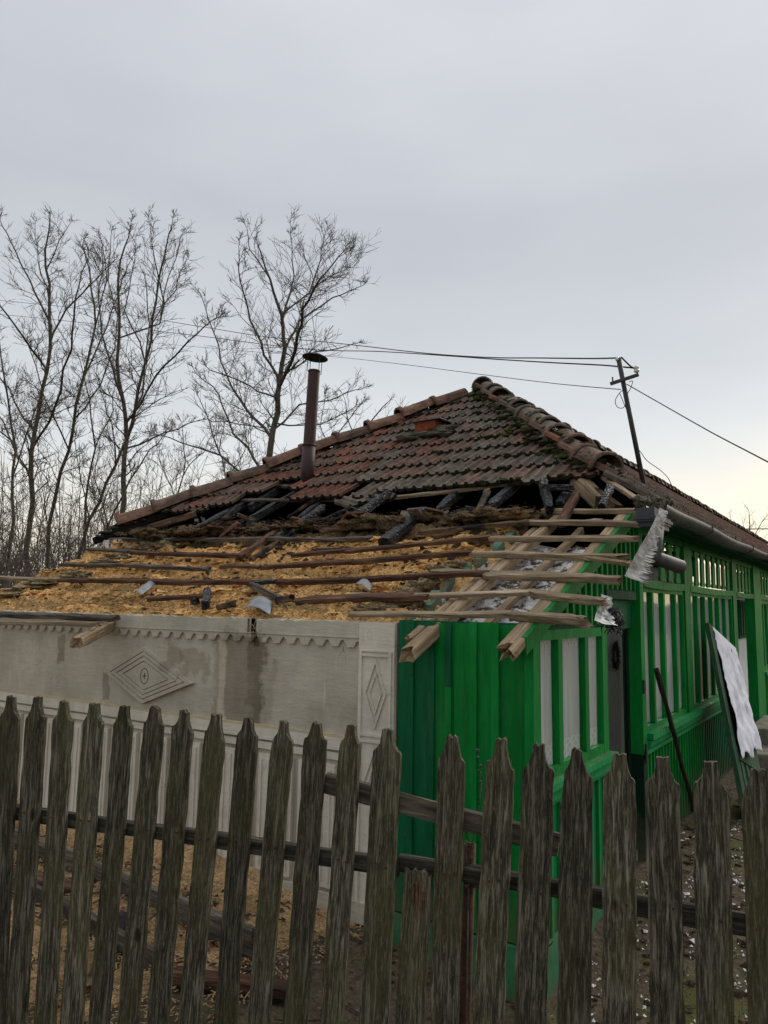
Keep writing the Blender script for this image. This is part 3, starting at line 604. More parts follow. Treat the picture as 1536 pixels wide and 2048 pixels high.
# door leaf swung inward
dl = MB(); hA = Vector((XF-.06, 5.70, 0)); hB = on(1254, 1400, 0, -1.88); hB.z = 0; dv = (hB-hA).normalized(); dn = Vector((-dv.y, dv.x, 0))
def obox(mb, o, a, b, n_, a0, a1, n0, n1, z0, z1):
    vs = []
    for z in (z0, z1):
        for (s, t) in ((a0,n0),(a1,n0),(a1,n1),(a0,n1)): p = o+a*s+n_*t; vs.append((p.x, p.y, z))
    mb.add(vs, [(0,3,2,1),(4,5,6,7),(0,1,5,4),(1,2,6,5),(2,3,7,6),(3,0,4,7)])
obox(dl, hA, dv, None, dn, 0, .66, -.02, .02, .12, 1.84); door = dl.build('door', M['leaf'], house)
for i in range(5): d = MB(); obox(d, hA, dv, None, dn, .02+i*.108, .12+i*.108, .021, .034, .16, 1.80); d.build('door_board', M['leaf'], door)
ha = MB(); p = hA+dv*.50-dn*.045; ha.tube([(p.x+.028*math.cos(t*.6283), p.y, 1.08+.035*math.sin(t*.6283)) for t in range(11)], .005, 5); ha.build('ring_handle', M['galv'], door)
# ---- long facade beyond the door
yB = 5.70
pY = [(yw(1277,1400), yw(1289,1400), 2.0)]
cor = post(5.70, 5.80, .76, 2.03, XF-.06, XF+.03)
post(5.70, 5.80, -.02, .757, XF-.06, XF+.028, 'leaf')  # lower length of the post, darker than the length above
d = MB(); d.box((XF+.031, 5.72, 1.2), (XF+.045, 5.75, 1.28)); d.tube([(XF+.04,5.71,1.19),(XF+.04,5.71,1.29)], .008, 6); d.build('hinge', M['mast'], cor)
d = MB(); d.box((XF+.031, 5.72, .72), (XF+.045, 5.75, .80)); d.tube([(XF+.045,5.71,.70),(XF+.045,5.71,.84)], .009, 6); d.build('hinge', M['mast'], cor)
P2 = (yw(1375), yw(1386)); P3 = (yw(1469,1300), yw(1476,1300)); P4_ = (yw(1510,1300), yw(1524,1300))
zR = 2.0
b0 = (5.81, P2[0]-.004); b1 = (P2[1]+.004, P3[0]-.004)
def mulls(pxs, wd): return [(yw(p,1300), wd) for p in pxs]
window(b0, .90, 1.965, mulls((1309,1332,1355), .05), .035)
window(b1, .90, 1.965, mulls((1399,1414,1429,1442,1455), .05), .035)
curtain((5.84, P2[0]-.03), .94, 1.94, 'curtain2', 'plain grey net curtain behind the tall panes next to the dark doorway')
curtain((P2[1]+.03, P3[0]-.03), .94, 1.94, 'curtain2', 'plain grey net curtain behind the tall panes above the leaning panel')
for (a, c_) in (P2, P3): post(a, c_, .84, 2.42)
post(P4_[0], P4_[1], .05, 2.42, XF-.08, XF+.04)
post(P4_[1]+2.4, P4_[1]+2.55, .05, 2.42); post(P4_[1]+5, P4_[1]+5.15, .05, 2.42); post(P4_[1]+8, P4_[1]+8.15, .05, 2.42)
b2 = (P4_[1]+.01, P4_[1]+2.39)
window(b2, .95, 1.965, [(b2[0]+.35+i*.40, .08) for i in range(5)], .06)
curtain((b2[0]+.05, b2[1]-.05), .98, 1.93, 'curtain2', 'plain grey net curtain in the last window at the right edge of the photo')
# sill, moulding, wainscot
d = MB(); d.box((XF-.03, 5.81, .852), (XF+.075, P3[1], .898)); d.build('sill', M['greenl'], house)
pr = [(XF-.03,.845),(XF+.060,.845),(XF+.052,.80),(XF+.028,.775),(XF+.028,.745),(XF-.03,.745)]
d = MB(); d.prism([(p[0], p[1]) for p in pr], 1, 5.805, P3[1]); d.build('sill_moulding', M['greenl'], house)
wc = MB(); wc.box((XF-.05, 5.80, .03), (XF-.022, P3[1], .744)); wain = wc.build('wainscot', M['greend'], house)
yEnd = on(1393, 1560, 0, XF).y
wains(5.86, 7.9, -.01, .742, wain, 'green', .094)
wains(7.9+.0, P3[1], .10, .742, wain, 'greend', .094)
wc = MB(); wc.box((XF-.05, P4_[1]+.01, .05), (XF-.022, b2[1], .90)); wain = wc.build('wainscot', M['green'], house)
wains(b2[0]+.05, b2[1], .08, .88, wain, 'green', .15); d = MB(); d.box((XF-.03, b2[0], .90), (XF+.07, b2[1], .945)); d.build('sill', M['greenl'], house)
# rails and fretwork frieze; the rail sags between posts as in the photo
def rail(y0, y1, z0, h, x0, x1, m_, name, sag=0, n=10, parent=house):
    d = MB()
    for i in range(n):
        a, c_ = i/n, (i+1)/n; za, zb = (z0-sag*math.sin(math.pi*t) for t in (a, c_)); ya, yb = y0+(y1-y0)*a, y0+(y1-y0)*c_
        d.add([(x0,ya,za),(x1,ya,za),(x1,yb,zb),(x0,yb,zb),(x0,ya,za+h),(x1,ya,za+h),(x1,yb,zb+h),(x0,yb,zb+h)], [(0,3,2,1),(4,5,6,7),(1,2,6,5),(3,0,4,7)]+([(0,1,5,4)] if i == 0 else [])+([(2,3,7,6)] if i == n-1 else []))
    return d.build(name, M[m_], parent)
bays = [(5.81, P2[0]-.002), (P2[1]+.002, P3[0]-.002), (P3[1]+.002, P4_[0]-.002), (P4_[1]+.002, P4_[1]+2.39), (P4_[1]+2.56, P4_[1]+4.99), (P4_[1]+5.16, P4_[1]+7.99)]
post(5.70, 5.80, 2.035, 2.42)
for bi, (a, c_) in enumerate(bays):
    rail(a, c_, 1.968, .062, XF-.03, XF+.034, 'green', 'rail', .012)
    fr = rail(a, c_, 2.365, .055, XF-.03, XF+.022, 'green', 'fretwork_frieze', 0, 2)
    n = max(3, round((c_-a)/.30)) if bi < 5 else 8
    for i in range(n):
        yc = a+(c_-a)*(i+.5)/n; s_ = MB(); wv = .052; N = 14; pol = []
        if bi == 0 and i < n-3: continue
        def half(t):          # fretsawn outline: narrow neck, teardrops near both ends
            w = .072+.022*math.exp(-((t-.08)/.06)**2)+.038*math.exp(-((t-.90)/.06)**2)-.026*math.exp(-((t-.77)/.04)**2)-.018*math.exp(-((t-.17)/.03)**2)
            return w
        L_ = [(yc-half(t/N), 2.032+.332*t/N) for t in range(N+1)]; Rr = [(yc+half(t/N), 2.032+.332*t/N) for t in range(N, -1, -1)]
        s_.prism(L_+Rr, 0, XF-.012, XF+.008); s_.build('fretwork_slat', M['green'], fr)
# eaves plate, fascia and soffit
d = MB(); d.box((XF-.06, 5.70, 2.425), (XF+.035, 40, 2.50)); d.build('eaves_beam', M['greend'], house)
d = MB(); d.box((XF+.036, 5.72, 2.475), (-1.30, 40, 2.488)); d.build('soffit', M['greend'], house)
# half round gutter
gt = MB(); ng = 114; yG0 = on(1336,1030,0,-1.175).y; gv = []
for i in range(ng+1):
    y = yG0+(40-yG0)*i/ng; sg = -.018*math.sin((y-5.95)*.9)-.01*math.sin(y*2.7); xc = -1.245+.012*math.sin(y*1.9)
    for q in range(9):
        t = math.pi+math.pi*q/8; r = .070
        gv.append((xc+r*math.cos(t), y, 2.478+sg+r*math.sin(t)))
    for q in range(9):
        t = 2*math.pi-math.pi*q/8; r = .065
        gv.append((xc+r*math.cos(t), y, 2.480+sg+r*math.sin(t)))
gf = []
for i in range(ng):
    for q in range(18): q2 = (q+1) % 18; gf.append((i*18+q, i*18+q2, (i+1)*18+q2, (i+1)*18+q))
gt.add(gv, gf); gutter = gt.build('gutter', M['gutter'], house, True)
for y in (6.6, 7.7, 8.8, 10, 11.4, 13): d = MB(); d.tube([(-1.315,y,2.488),(-1.322,y,2.413),(-1.245,y,2.398),(-1.17,y,2.443),(-1.172,y,2.493)], .006, 4); d.build('gutter_bracket', M['gutter'], gutter)
# black hopper head, short downpipe and elbow
hp0 = on(1286, 1052, 0, -1.30); hp1 = on(1334, 1020, 0, -1.30)
hy0, hy1 = 5.42, 5.90
hopper_c = far(1312, 1036, 5.0)
HC = Vector((-1.30, 5.60, 2.52)); 
def solve_on(px, py, X): return on(px, py, 0, X)
q0, q1 = solve_on(1305, 1052, -1.24), solve_on(1338, 1018, -1.24)
d = MB(); hzb, hzt = solve_on(1312,1054,-1.24).z, solve_on(1312,1018,-1.24).z
d.box((-1.345, q0.y, hzb+.03), (-1.225, q1.y-.02, hzt)); d.box((-1.335, q0.y+.02, hzb), (-1.235, q1.y-.04, hzb+.029)); d.box((-1.355, q0.y-.012, hzt-.075), (-1.215, q1.y-.008, hzt-.055)); hop = d.build('hopper_head', M['hopper'], house)
pA = solve_on(1316, 1054, -1.27); pB = solve_on(1308, 1122, -1.27)
d = MB(); d.tube([pA, pB], .042, 14); dp = d.build('downpipe', M['gutter'], house, True)
# elbow tube pointing towards the yard
e0 = solve_on(1303, 1113, -1.29); e1 = on(1362, 1134, 0, -1.16)
d = MB(); ax = (e1-e0).normalized(); rr_ = .047
def hollow(mb, a, b, r, t=.003, n=18):
    dd = (b-a).normalized(); u = dd.orthogonal().normalized(); w = dd.cross(u); k = len(mb.v)
    for (p, r_) in ((a, r), (b, r), (b, r-t), (a, r-t)):
        for q in range(n): an = 2*math.pi*q/n; mb.v.append(tuple(p+(u*math.cos(an)+w*math.sin(an))*r_))
    for s in range(3):
        for q in range(n): q2 = (q+1)%n; mb.f.append((k+s*n+q, k+s*n+q2, k+(s+1)*n+q2, k+(s+1)*n+q))
hollow(d, e0, e1, rr_); d.build('elbow', M['gutter'], dp, True)
# ---- stripped lean-to roof: rafters
def raf(pa, pb, w, h, off, m_='rafter', br=(0,0), ext=0):
    a, b_ = LP(*pa, off), LP(*pb, off); b_.x = a.x
    a = Vector((a.x, a.y, lz(a.y)+off)); b_ = Vector((a.x, b_.y, lz(b_.y)+off))
    return beam('rafter', a, b_, w, h, M[m_], house, broken=br, wob=.004)
def raf2(x, y0, y1, w, h, off, m_='rafter', br=(0,0)): return beam('rafter', Vector((x,y0,lz(y0)+off)), Vector((x,y1,lz(y1)+off)), w, h, M[m_], house, broken=br, wob=.004)
raf2(-1.615, 3.50, 5.75, .085, .075, -.035, br=(.09,0))
d = MB(); yy0, yy1 = 3.62, 5.72   # green fascia board on the outer rafter
d.add([(XF-.008,yy0,lz(yy0)-.085),(XF-.008,yy1,lz(yy1)-.085),(XF-.008,yy1,lz(yy1)+.012),(XF-.008,yy0,lz(yy0)+.006),(XF+.022,yy0,lz(yy0)-.085),(XF+.022,yy1,lz(yy1)-.085),(XF+.022,yy1,lz(yy1)+.012),(XF+.022,yy0,lz(yy0)+.006)], [(0,3,2,1),(4,5,6,7),(0,1,5,4),(1,2,6,5),(2,3,7,6),(3,0,4,7)]); d.build('bargeboard', M['green'], house)
beam('rafter', Vector((XF-.01,3.46,lz(3.46)-.03)), Vector((XF-.01,3.80,lz(3.8)-.02)), .045, .05, M['rafter'], house, broken=(.08,0))
raf2(-2.15, 3.42, 5.70, .075, .075, -.04, br=(.10,0)); raf2(-2.235, 3.60, 5.45, .05, .06, -.045, br=(.04,0)); 
raf2(-1.90, 3.85, 5.5, .05, .05, -.075)
# battens: (x0,y0,x1,y1, thickness, width, material, broken start, broken end)
BT = [
 (700,1231,1022,1228,.020,.045,'batten',0,0),(1020,1229,1186,1246,.038,.045,'batten',.02,.05),
 (700,1192,1062,1187,.020,.05,'batten',0,.01),(700,1200,860,1194,.024,.04,'brownbatten',.03,.02),(1062,1186,1220,1205,.030,.045,'batten',.01,.05),
 (650,1162,978,1148,.026,.045,'brownbatten',0,0),(966,1153,1246,1162,.032,.045,'batten',.01,.03),(860,1143,1190,1153,.014,.05,'batten',.04,.05),
 (700,1123,945,1108,.026,.045,'brownbatten',0,0),(940,1109,1258,1116,.032,.045,'batten',0,.10),(1150,1112,1288,1132,.020,.035,'rafter',.05,.12),
 (690,1105,985,1075,.024,.045,'brownbatten',.05,.01),(980,1078,1278,1078,.026,.045,'batten',0,.03),
 (830,1065,1060,1046,.026,.045,'scorch',.05,.01),(1050,1045,1292,1048,.026,.045,'batten',0,.03),(1040,1043,1205,1040,.012,.04,'batten',.03,.03),
 (1085,1021,1300,1021,.026,.045,'batten',0,.02),
 (-60,1228,235,1236,.030,.05,'greybatten',0,.02),
 (-40,1155,125,1160,.024,.045,'batten',0,.03),(118,1160,505,1166,.028,.05,'brownbatten',0,0),(500,1166,560,1163,.024,.045,'char',.02,.02),(555,1164,705,1160,.028,.045,'brownbatten',0,0),
 (120,1128,425,1139,.024,.045,'greybatten',.04,.06),(520,1136,705,1123,.028,.045,'brownbatten',.05,0),(440,1133,525,1135,.02,.04,'brownbatten',.05,.05),
 (175,1099,300,1105,.022,.045,'greybatten',.04,0),(262,1105,492,1114,.026,.05,'brownbatten',.02,.05),
 (218,1079,400,1079,.022,.045,'greybatten',.05,0),(400,1079,752,1077,.026,.045,'greybatten',0,.10),
 (585,1113,700,1103,.026,.045,'brownbatten',.06,0),
 (290,1200,432,1191,.022,.04,'brownbatten',.04,.10),(590,1203,830,1190,.026,.075,'brownbatten',.03,.03),
]
for (x0,y0,x1,y1,th,wd,m_,ba,bb) in BT:
    a, b_ = LP(x0, y0, .03), LP(x1, y1, .03)
    o = beam('roof_batten', a, b_, wd, th*1.3, M[m_], house, up=Vector((0,-S1,1)).normalized(), broken=(ba,bb), wob=.007, bow=U(-.006,.006))
# overhanging eave battens and rotten rafter end, lower left
a, b_ = on(-60,1246,1,3.42), on(200,1248,1,3.46); beam('roof_batten', a, b_, .045, .03, M['batten'], house, broken=(0,.03))
a, b_ = on(148,1288,1,3.28), on(225,1246,1,3.74); beam('rafter', a, b_, .08, .075, M['rafter'], house, broken=(.05,0), wob=.006)
# ceiling lime flakes over the veranda
cl = grid(lambda u, v: (XW-.0+(XF-.05-XW)*u, 3.82+1.5*v, lz(3.82+1.5*v)-.13+.02*fbm(u*8,v*16)-.02*abs(fbm(u*3,v*6,5))), 60, 120)
cl.build('veranda_ceiling', M['limewash'], house, True, False)
# green washed wall head chunks between room and veranda
for (px_, py_, r) in ((890,1185,.06),(868,1150,.06),(950,1120,.06),(905,1120,.055),(960,1098,.06),(1010,1080,.06),(1040,1050,.06),(830,1208,.055)):
    pass
wh = MB(); pts = []
for i in range(8):
    y = 3.86+i*.24; zt = lz(y)-.03; x0 = XW+.005
    ow = [(y, zt-.22), (y+.02, zt+U(-.02,.01)), (y+.07, zt+U(0,.03)), (y+.14, zt+U(-.01,.02)+S1*.14), (y+.17, zt-.10)]
    wh.prism(ow, 0, x0-.06, x0+U(-.02,.012))
wh.build('wall_head', M['tealwash'], house)
# ================================================================ tiled roof
RN = Vector((SR,0,1)); 
roof = MB()
def tri(mb, pts, n_, t):
    n_ = n_.normalized(); k = [Vector(p) for p in pts]; m_ = len(k)
    mb.add(k+[p-n_*t for p in k], [tuple(range(m_)), tuple(range(m_, 2*m_))[::-1]]+[(i, m_+i, m_+(i+1)%m_, (i+1)%m_) for i in range(m_)])
def hipx(y, side):          # x of the hips on the front slope
    if side > 0: return AP.x+(AP.y-y)*S2/SR
    return AP.x-(AP.y-y)*.875
def tz(y): return TC+S2*y
yD = 6.75
off = Vector((0,0,-.05))
tri(roof, [Vector((hipx(yD,-1),yD,tz(yD)))+off, Vector((hipx(yD,1),yD,tz(yD)))+off, AP+off], Vector((0,-S2,1)), .03)
rz = lambda x: AP.z-SR*(x-AP.x)
yE = 39.5; yL = 25.0
y6 = 6.5; x6 = hipx(y6,1)
tri(roof, [AP+off, Vector((x6,y6,rz(x6)))+off, Vector((-1.75,6.42,rz(-1.75)))+off, Vector((-1.33,6.05,rz(-1.33)))+off, Vector((-1.33,yE,rz(-1.33)))+off, Vector((AP.x,yE,AP.z))+off], Vector((SR,0,1)), .03)
lx = -7.9; lzv = tz(AP.y-(AP.x-lx)/.875)
tri(roof, [AP+off, Vector((AP.x,yL,AP.z))+off, Vector((lx,yL,lzv))+off, Vector((lx,AP.y-(AP.x-lx)/.875,lzv))+off], Vector((-SR,0,1)), .03)
roof = roof.build('roof', M['dark'], house)  # black deck under the tiles, added to block light and keep the loft dark
# tile meshes (a few variants sharing data)
def tile_mesh(m_, w=.238, L=.41):
    pr = [(-.5,.014),(-.42,.036),(-.33,.004),(-.11,.0),(-.05,.022),(.05,.022),(.11,.0),(.34,.004),(.42,.026),(.5,.018)]
    mb = MB(); n = len(pr); c1, c2 = U(-.006,.006), U(-.006,.006)
    for y, dz in ((L,0),(0,0)):
        for i, (x, z) in enumerate(pr): mb.v.append((x*w, y+(c1 if i < n/2 else c2)*(y==0), z+dz))
    for i, (x, z) in enumerate(pr): mb.v.append((x*w, (c1 if i < n/2 else c2)+.002, z-.034))
    for r in range(2):
        for i in range(n-1): mb.f.append((r*n+i, (r+1)*n+i, (r+1)*n+i+1, r*n+i+1))
    k = len(mb.v); mb.v += [(-.5*w, L, -.018), (.5*w, L, -.018)]
    mb.f += [(2*n, 3*n-1, k+1, k), (0, k, 2*n, n), (n-1, 2*n-1, 3*n-1, k+1)]
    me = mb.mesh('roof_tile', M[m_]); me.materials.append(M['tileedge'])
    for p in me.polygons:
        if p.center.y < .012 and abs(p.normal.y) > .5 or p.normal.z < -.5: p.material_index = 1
    return me
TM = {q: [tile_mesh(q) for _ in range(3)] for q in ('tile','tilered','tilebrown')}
def slope_mtx(p, up, nrm, tilt=.05, yaw=0):
    up = up.normalized(); nrm = nrm.normalized(); x = up.cross(nrm).normalized()
    m_ = Matrix((x, up, nrm)).transposed().to_4x4()
    return Matrix.Translation(p) @ m_ @ Matrix.Rotation(yaw, 4, 'Z') @ Matrix.Rotation(-tilt, 4, 'X')
UPF = Vector((0,1,S2)); NF = Vector((0,-S2,1)); UPR = Vector((-1,0,SR)); NR = Vector((SR,0,1))
cosF = 1/math.sqrt(1+S2*S2); cosR = 1/math.sqrt(1+SR*SR)
count = 0
rowY = []
y = 6.20; dy = .352*cosF; r = 0
while y < 9.30:
    xl, xr_ = hipx(y+.12,-1)-.06, hipx(y+.12,1)-.02
    x = xr_-.10
    while x > xl:
        skip = False; sagz = 0; yw_ = U(-.02,.02)
        if r == 0: skip = (-4.70 < x < -4.50) or (-6.2 < x < -5.45) 
        if r == 1: skip = (-6.05 < x < -5.60)
        if r == 2: skip = False
        if not skip:
            redness = .08+.75*max(0, min(1, (-4.35-x)/1.3))*(1 if r < 5 else .7)+(.35 if x < -3.6-(r*.12) else 0)*.5+(.35 if x > xr_-.3 and r < 3 else 0)
            u = U(0,1); kind_ = 'tilered' if u < redness*.42 else ('tilebrown' if u < redness*1.1+.16 else 'tile')
            if r == 0 and -5.5 < x < -4.75: kind_ = 'tilered'
            p = Vector((x, y+U(-.012,.012)-(U(0,.09)*(U(0,1)<.5) if r == 0 else 0), 0)); p.z = tz(p.y)+.02+U(-.005,.005); yw_ += (U(-.10,.12)*(U(0,1)<.35) if r == 0 else 0)
            if r == 0 and x < -6.2: yw_ += .10
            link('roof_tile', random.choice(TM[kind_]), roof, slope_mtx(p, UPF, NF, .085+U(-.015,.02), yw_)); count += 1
        x -= .226
    rowY.append(y); y += dy; r += 1
# one slipped tile lying proud at the eave, pixel (755,995)
for (px_, py_, yaw, kd) in ((772,1000,.95,'tile'),(720,1006,1.0,'tile'),(395,1022,.25,'tilebrown'),(440,1008,.35,'tilebrown'),(470,990,.2,'tile')):
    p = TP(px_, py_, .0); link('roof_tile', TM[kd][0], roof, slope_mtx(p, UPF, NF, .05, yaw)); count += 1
# right slope
budget = 300-count
xrow = -1.30; rows = []
dx = .335*cosR
rest = MB(); cand = []
rr = 0
while xrow > AP.x+.25:
    ystart = (AP.y-(xrow-.05-AP.x)*SR/S2)+.12
    if xrow > -1.75: ystart = max(ystart, 6.30+(-1.30-xrow)*-.2)
    yq = ystart
    while yq < yE-.1:
        cand.append((xrow+.015, yq)); yq += .226
    xrow -= dx; rr += 1
cand = [c for c in cand if c[1] < yE-.2]
cand.sort(key=lambda c: (Vector((c[0], c[1], rz(c[0])))-EYE).length)
for i, (xx, yq) in enumerate(cand):
    kd = random.choices(('tile','tilebrown','tilered'), (5,3.2,.8))[0]
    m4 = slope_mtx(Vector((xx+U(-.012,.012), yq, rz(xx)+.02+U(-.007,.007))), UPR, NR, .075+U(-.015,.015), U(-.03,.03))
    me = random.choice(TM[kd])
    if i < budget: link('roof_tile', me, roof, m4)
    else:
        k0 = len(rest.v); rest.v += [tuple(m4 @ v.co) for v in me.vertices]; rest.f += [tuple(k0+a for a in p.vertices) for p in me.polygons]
rest.build('roof_tiles_beyond', M['tilebrown'], roof, False, False, kind='stuff')
# ridge tiles
def ridge_mesh(m_, L=.40, r=.105):
    mb = MB(); N = 9; st = [(0,1.32),(.04,1.34),(.06,1.08),(.20,1.0),(L-.03,.94),(L,.93)]
    for (yy_, s_) in st:
        for q in range(N): t = math.pi*q/(N-1); mb.v.append((math.cos(t)*r*s_, yy_, math.sin(t)*r*.95*s_))
    for (yy_, s_) in st[:1]:
        for q in range(N): t = math.pi*q/(N-1); mb.v.append((math.cos(t)*r*(s_-.18), yy_+.001, math.sin(t)*r*.95*(s_-.18)))
    for i in range(len(st)-1):
        for q in range(N-1): mb.f.append((i*N+q, i*N+q+1, (i+1)*N+q+1, (i+1)*N+q))
    e = len(st)*N
    for q in range(N-1): mb.f.append((q, e+q, e+q+1, q+1))
    return mb.mesh('ridge_tile', M[m_], True, False)
RM = {q: ridge_mesh(q) for q in ('ridge','tile','tilebrown')}
def ridge_line(a, b_, kinds, lift=.03, jit=.012, name='ridge_tile', sc=1.0):
    d = (b_-a); L = d.length; d.normalize(); n_ = int(L/(.345*sc)); side = d.cross(Vector((0,0,1))).normalized(); up = side.cross(d)
    for i in range(n_):
        p = a+d*(L*i/n_)+Vector((U(-jit,jit), U(-jit,jit), lift+U(-jit,jit)))
        m_ = Matrix((side, d, up)).transposed().to_4x4()
        link(name, RM[kinds(i/n_)], roof, Matrix.Translation(p) @ m_ @ Matrix.Rotation(U(-.07,.07),4,'Z') @ Matrix.Rotation(U(-.05,.05),4,'X') @ Matrix.Scale(sc,4))
HLb = Vector((-7.95, AP.y-(AP.x+7.95)/-.875*-1 if False else AP.y-(7.95+AP.x)/.875, 0)); HLb.z = tz(HLb.y)
ridge_line(HLb+(AP-HLb)*.05, AP+(HLb-AP)*.065, lambda t: 'ridge' if U(0,1) < .7 else 'tilebrown', .022, .016, sc=1.3)
yh = 6.28; HRb = Vector((hipx(yh,1), yh, tz(yh)))
ridge_line(HRb, AP+(HRb-AP)*.05, lambda t: 'tilebrown' if t < .2 else 'tile', .02, .028, sc=1.1)
ridge_line(Vector((AP.x, AP.y-.12, AP.z)), Vector((AP.x, yE, AP.z)), lambda t: 'tile' if U(0,1) < .75 else 'tilebrown', .02, .014, sc=1.15)
hb2 = Vector((0,0,-.05)); beam('hip_rafter', HLb+hb2, AP+hb2, .12, .08, M['dark'], roof); beam('hip_rafter', HRb+hb2+(AP-HRb)*.05, AP+hb2, .10, .08, M['dark'], roof)
# mortar and moss along the hips
mo = MB()
for (a, b_, n_, r0) in ((HRb, AP, 120, .06), (HLb, AP, 70, .035)):
    for i in range(n_):
        p = a+(b_-a)*((i+U(0,1))/n_); sd_ = random.choice((-1,1)); q = p+Vector((sd_*U(.04,.13), U(-.06,.02), 0)); q.z = min(tz(q.y), rz(q.x) if a is HRb else 9)+.01
        if a is HRb and i % 3 == 0: q = p+Vector((-U(.0,.08), U(-.05,.05), U(.05,.10)))
        lump(mo, q, r0*U(.6,1.4), (1.4,1.3,.38), 8, .6)
mo.build('hip_mortar', M['mortar'], roof, True, False, kind='stuff')
ms = MB()
for i in range(130):
    t = U(0,1)**1.2; p = HRb+(AP-HRb)*t; q = p+Vector((-abs(random.gauss(0,.16)), U(-.1,.05), 0)); q.z = tz(q.y)+.045; lump(ms, q, U(.012,.05), (1.3,1,.45), 5, .5)
for i in range(46):
    yq = random.choice(rowY[:5])+.01; xq = U(-4.2,hipx(yq,1)-.15); lump(ms, (xq, yq, tz(yq)+.03), U(.008,.028), (1.4,.8,.6), 5, .5)
ms.build('roof_moss', M['moss'], roof, True, False, kind='stuff')
# brick stub chimney with its bed of mortar
bc0 = TP(852, 872); ch = MB(); cw = .26
ch.box((bc0.x-.15, bc0.y-.02, bc0.z-.06), (bc0.x+.14, bc0.y+.22, bc0.z+.18)); chm = ch.build('chimney_stub', M['brickred'], house)
d = MB(); d.box((bc0.x-.19, bc0.y-.05, bc0.z+.181), (bc0.x+.22, bc0.y+.26, bc0.z+.20), .006); d.build('chimney_cover', M['hopper'], chm)
d = MB()
for i in range(26): q = bc0+Vector((U(-.30,.42), U(-.16,.10), 0)); q.z = tz(q.y)+.045; lump(d, q, U(.05,.10), (1.5,1,.4), 7)
d.build('mortar_bed', M['mortar'], chm, True, False, kind='stuff')
# laths under the lowest tiles and rafters of the tiled slope
def lath(a, b_, w, h, m_, **k): return beam('roof_batten', a, b_, w, h, M[m_], house, up=NF.normalized(), **k)
lath(TP(470,1000,-.03)+Vector((0,.04,0)), TP(750,999,-.03)+Vector((0,.05,0)), .05, .028, 'greybatten', wob=.004)
lath(TP(740,1002,-.03), TP(1178,944,-.03)+Vector((.0,.02,0)), .05, .03, 'batten', wob=.004, bow=-.01)
lath(TP(480,968,-.05), TP(620,975,-.05), .05, .028, 'scorch', wob=.004)
for x in (-6.9,-6.1,-5.3,-4.5,-3.7,-2.9):
    beam('rafter', Vector((x, 6.35, tz(6.35)-.11)), Vector((x, 9.0 if abs(x-AP.x) < .9 else 6.35+(2.9-abs(x-AP.x))*.9+.3, tz(9.0 if abs(x-AP.x) < .9 else 6.35+(2.9-abs(x-AP.x))*.9+.3)-.11)), .07, .09, M['char'], house)
# attic floor and back of the void
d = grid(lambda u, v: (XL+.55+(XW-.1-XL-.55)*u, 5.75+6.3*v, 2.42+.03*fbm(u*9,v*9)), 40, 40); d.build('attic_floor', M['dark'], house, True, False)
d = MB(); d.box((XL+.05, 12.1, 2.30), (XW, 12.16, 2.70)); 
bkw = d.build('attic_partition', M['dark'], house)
# hip rafter ends broken off at the right
beam('hip_rafter', TP(1152,958,-.06), on(1205,1010,1,6.05), .11, .13, M['rafter'], house, broken=(0,.06), wob=.006)
beam('hip_rafter', on(1190,985,1,6.15), on(1240,1022,1,5.95), .06, .09, M['scorch'], house, broken=(0,.05))
beam('roof_batten', on(1205,955,1,6.3), on(1300,1015,0,-1.40), .05, .03, M['batten'], house, broken=(.03,.03))
# stovepipe
pb_ = onp(612, 985, TN, TC-.15); pt_ = far(628.5, 741, (pb_).dot(FH)+.02)
sp = MB(); mid = pb_+(pt_-pb_)*.38
sp.tube([pb_, mid], .078, 20); sp.tube([mid, mid+(pt_-mid)*.02, pt_], [.075,.072,.070], 20, False); spo = sp.build('stovepipe', M['pipe'], house, True)
d = MB(); dpp = (pt_-pb_).normalized(); d.tube([mid-dpp*.012, mid+dpp*.012], .083, 20); d.tube([pt_-dpp*.02, pt_-dpp*.004], .0745, 20); d.build('pipe_collar', M['pipe'], spo, True)
cp = MB(); apx = pt_+dpp*.235; N = 28; axu = dpp.orthogonal().normalized(); axw = dpp.cross(axu); tilt = Vector((.08,0,0))
k = []
for (h, r_) in ((.235,.0),(.222,.03),(.16,.155),(.154,.155),(.215,.0)):
    for q in range(N): t = 2*math.pi*q/N; k.append(pt_+dpp*(h-.03*math.cos(t)*r_/.155*.35)+(axu*math.cos(t)+axw*math.sin(t))*r_)
cp.add(k, [(i*N+q, i*N+(q+1)%N, (i+1)*N+(q+1)%N, (i+1)*N+q) for i in range(4) for q in range(N)]); cp.build('rain_cap', M['cap'], spo, False)
for q in range(4):
    t = 2*math.pi*(q+.3)/4; u_ = axu*math.cos(t)+axw*math.sin(t); d = MB(); d.tube([pt_-dpp*.04+u_*.073, pt_-dpp*.02+u_*.10, pt_+dpp*.165+u_*.10], .0045, 5); d.build('cap_strut', M['cap'], spo)
# ================================================================ burnt loft filling
def saw_z(x, y):
    z = lz(y)-.055+.040*fbm(x*1.7, y*2.2, 1)+.030*fbm(x*6, y*6, 2)+.016*fbm(x*19, y*19, 4)
    # ridged where battens trapped the sawdust
    z += .030*math.sin((y-3.86)*2*math.pi/.27)
    if y < 3.98: z = min(z, 1.70+.26*(y-3.74)+.02*fbm(x*4, y*4)+.012*fbm(x*14,y*14))
    return z
NU, NV = 470, 150
x0, x1, y0, y1 = XL+.02, XW+.06, 3.755, 5.55
def sg(u, v):
    x = x0+(x1-x0)*u; y = y0+(y1-y0)*v
    edge = .05*fbm(y*4, 1) ; 
    return (x+.01*fbm(x*9,y*9,7), y, saw_z(x, y)-(.10*max(0, (x-(XW-.05+edge)))/.1))
s_ = grid(sg, NU, NV)
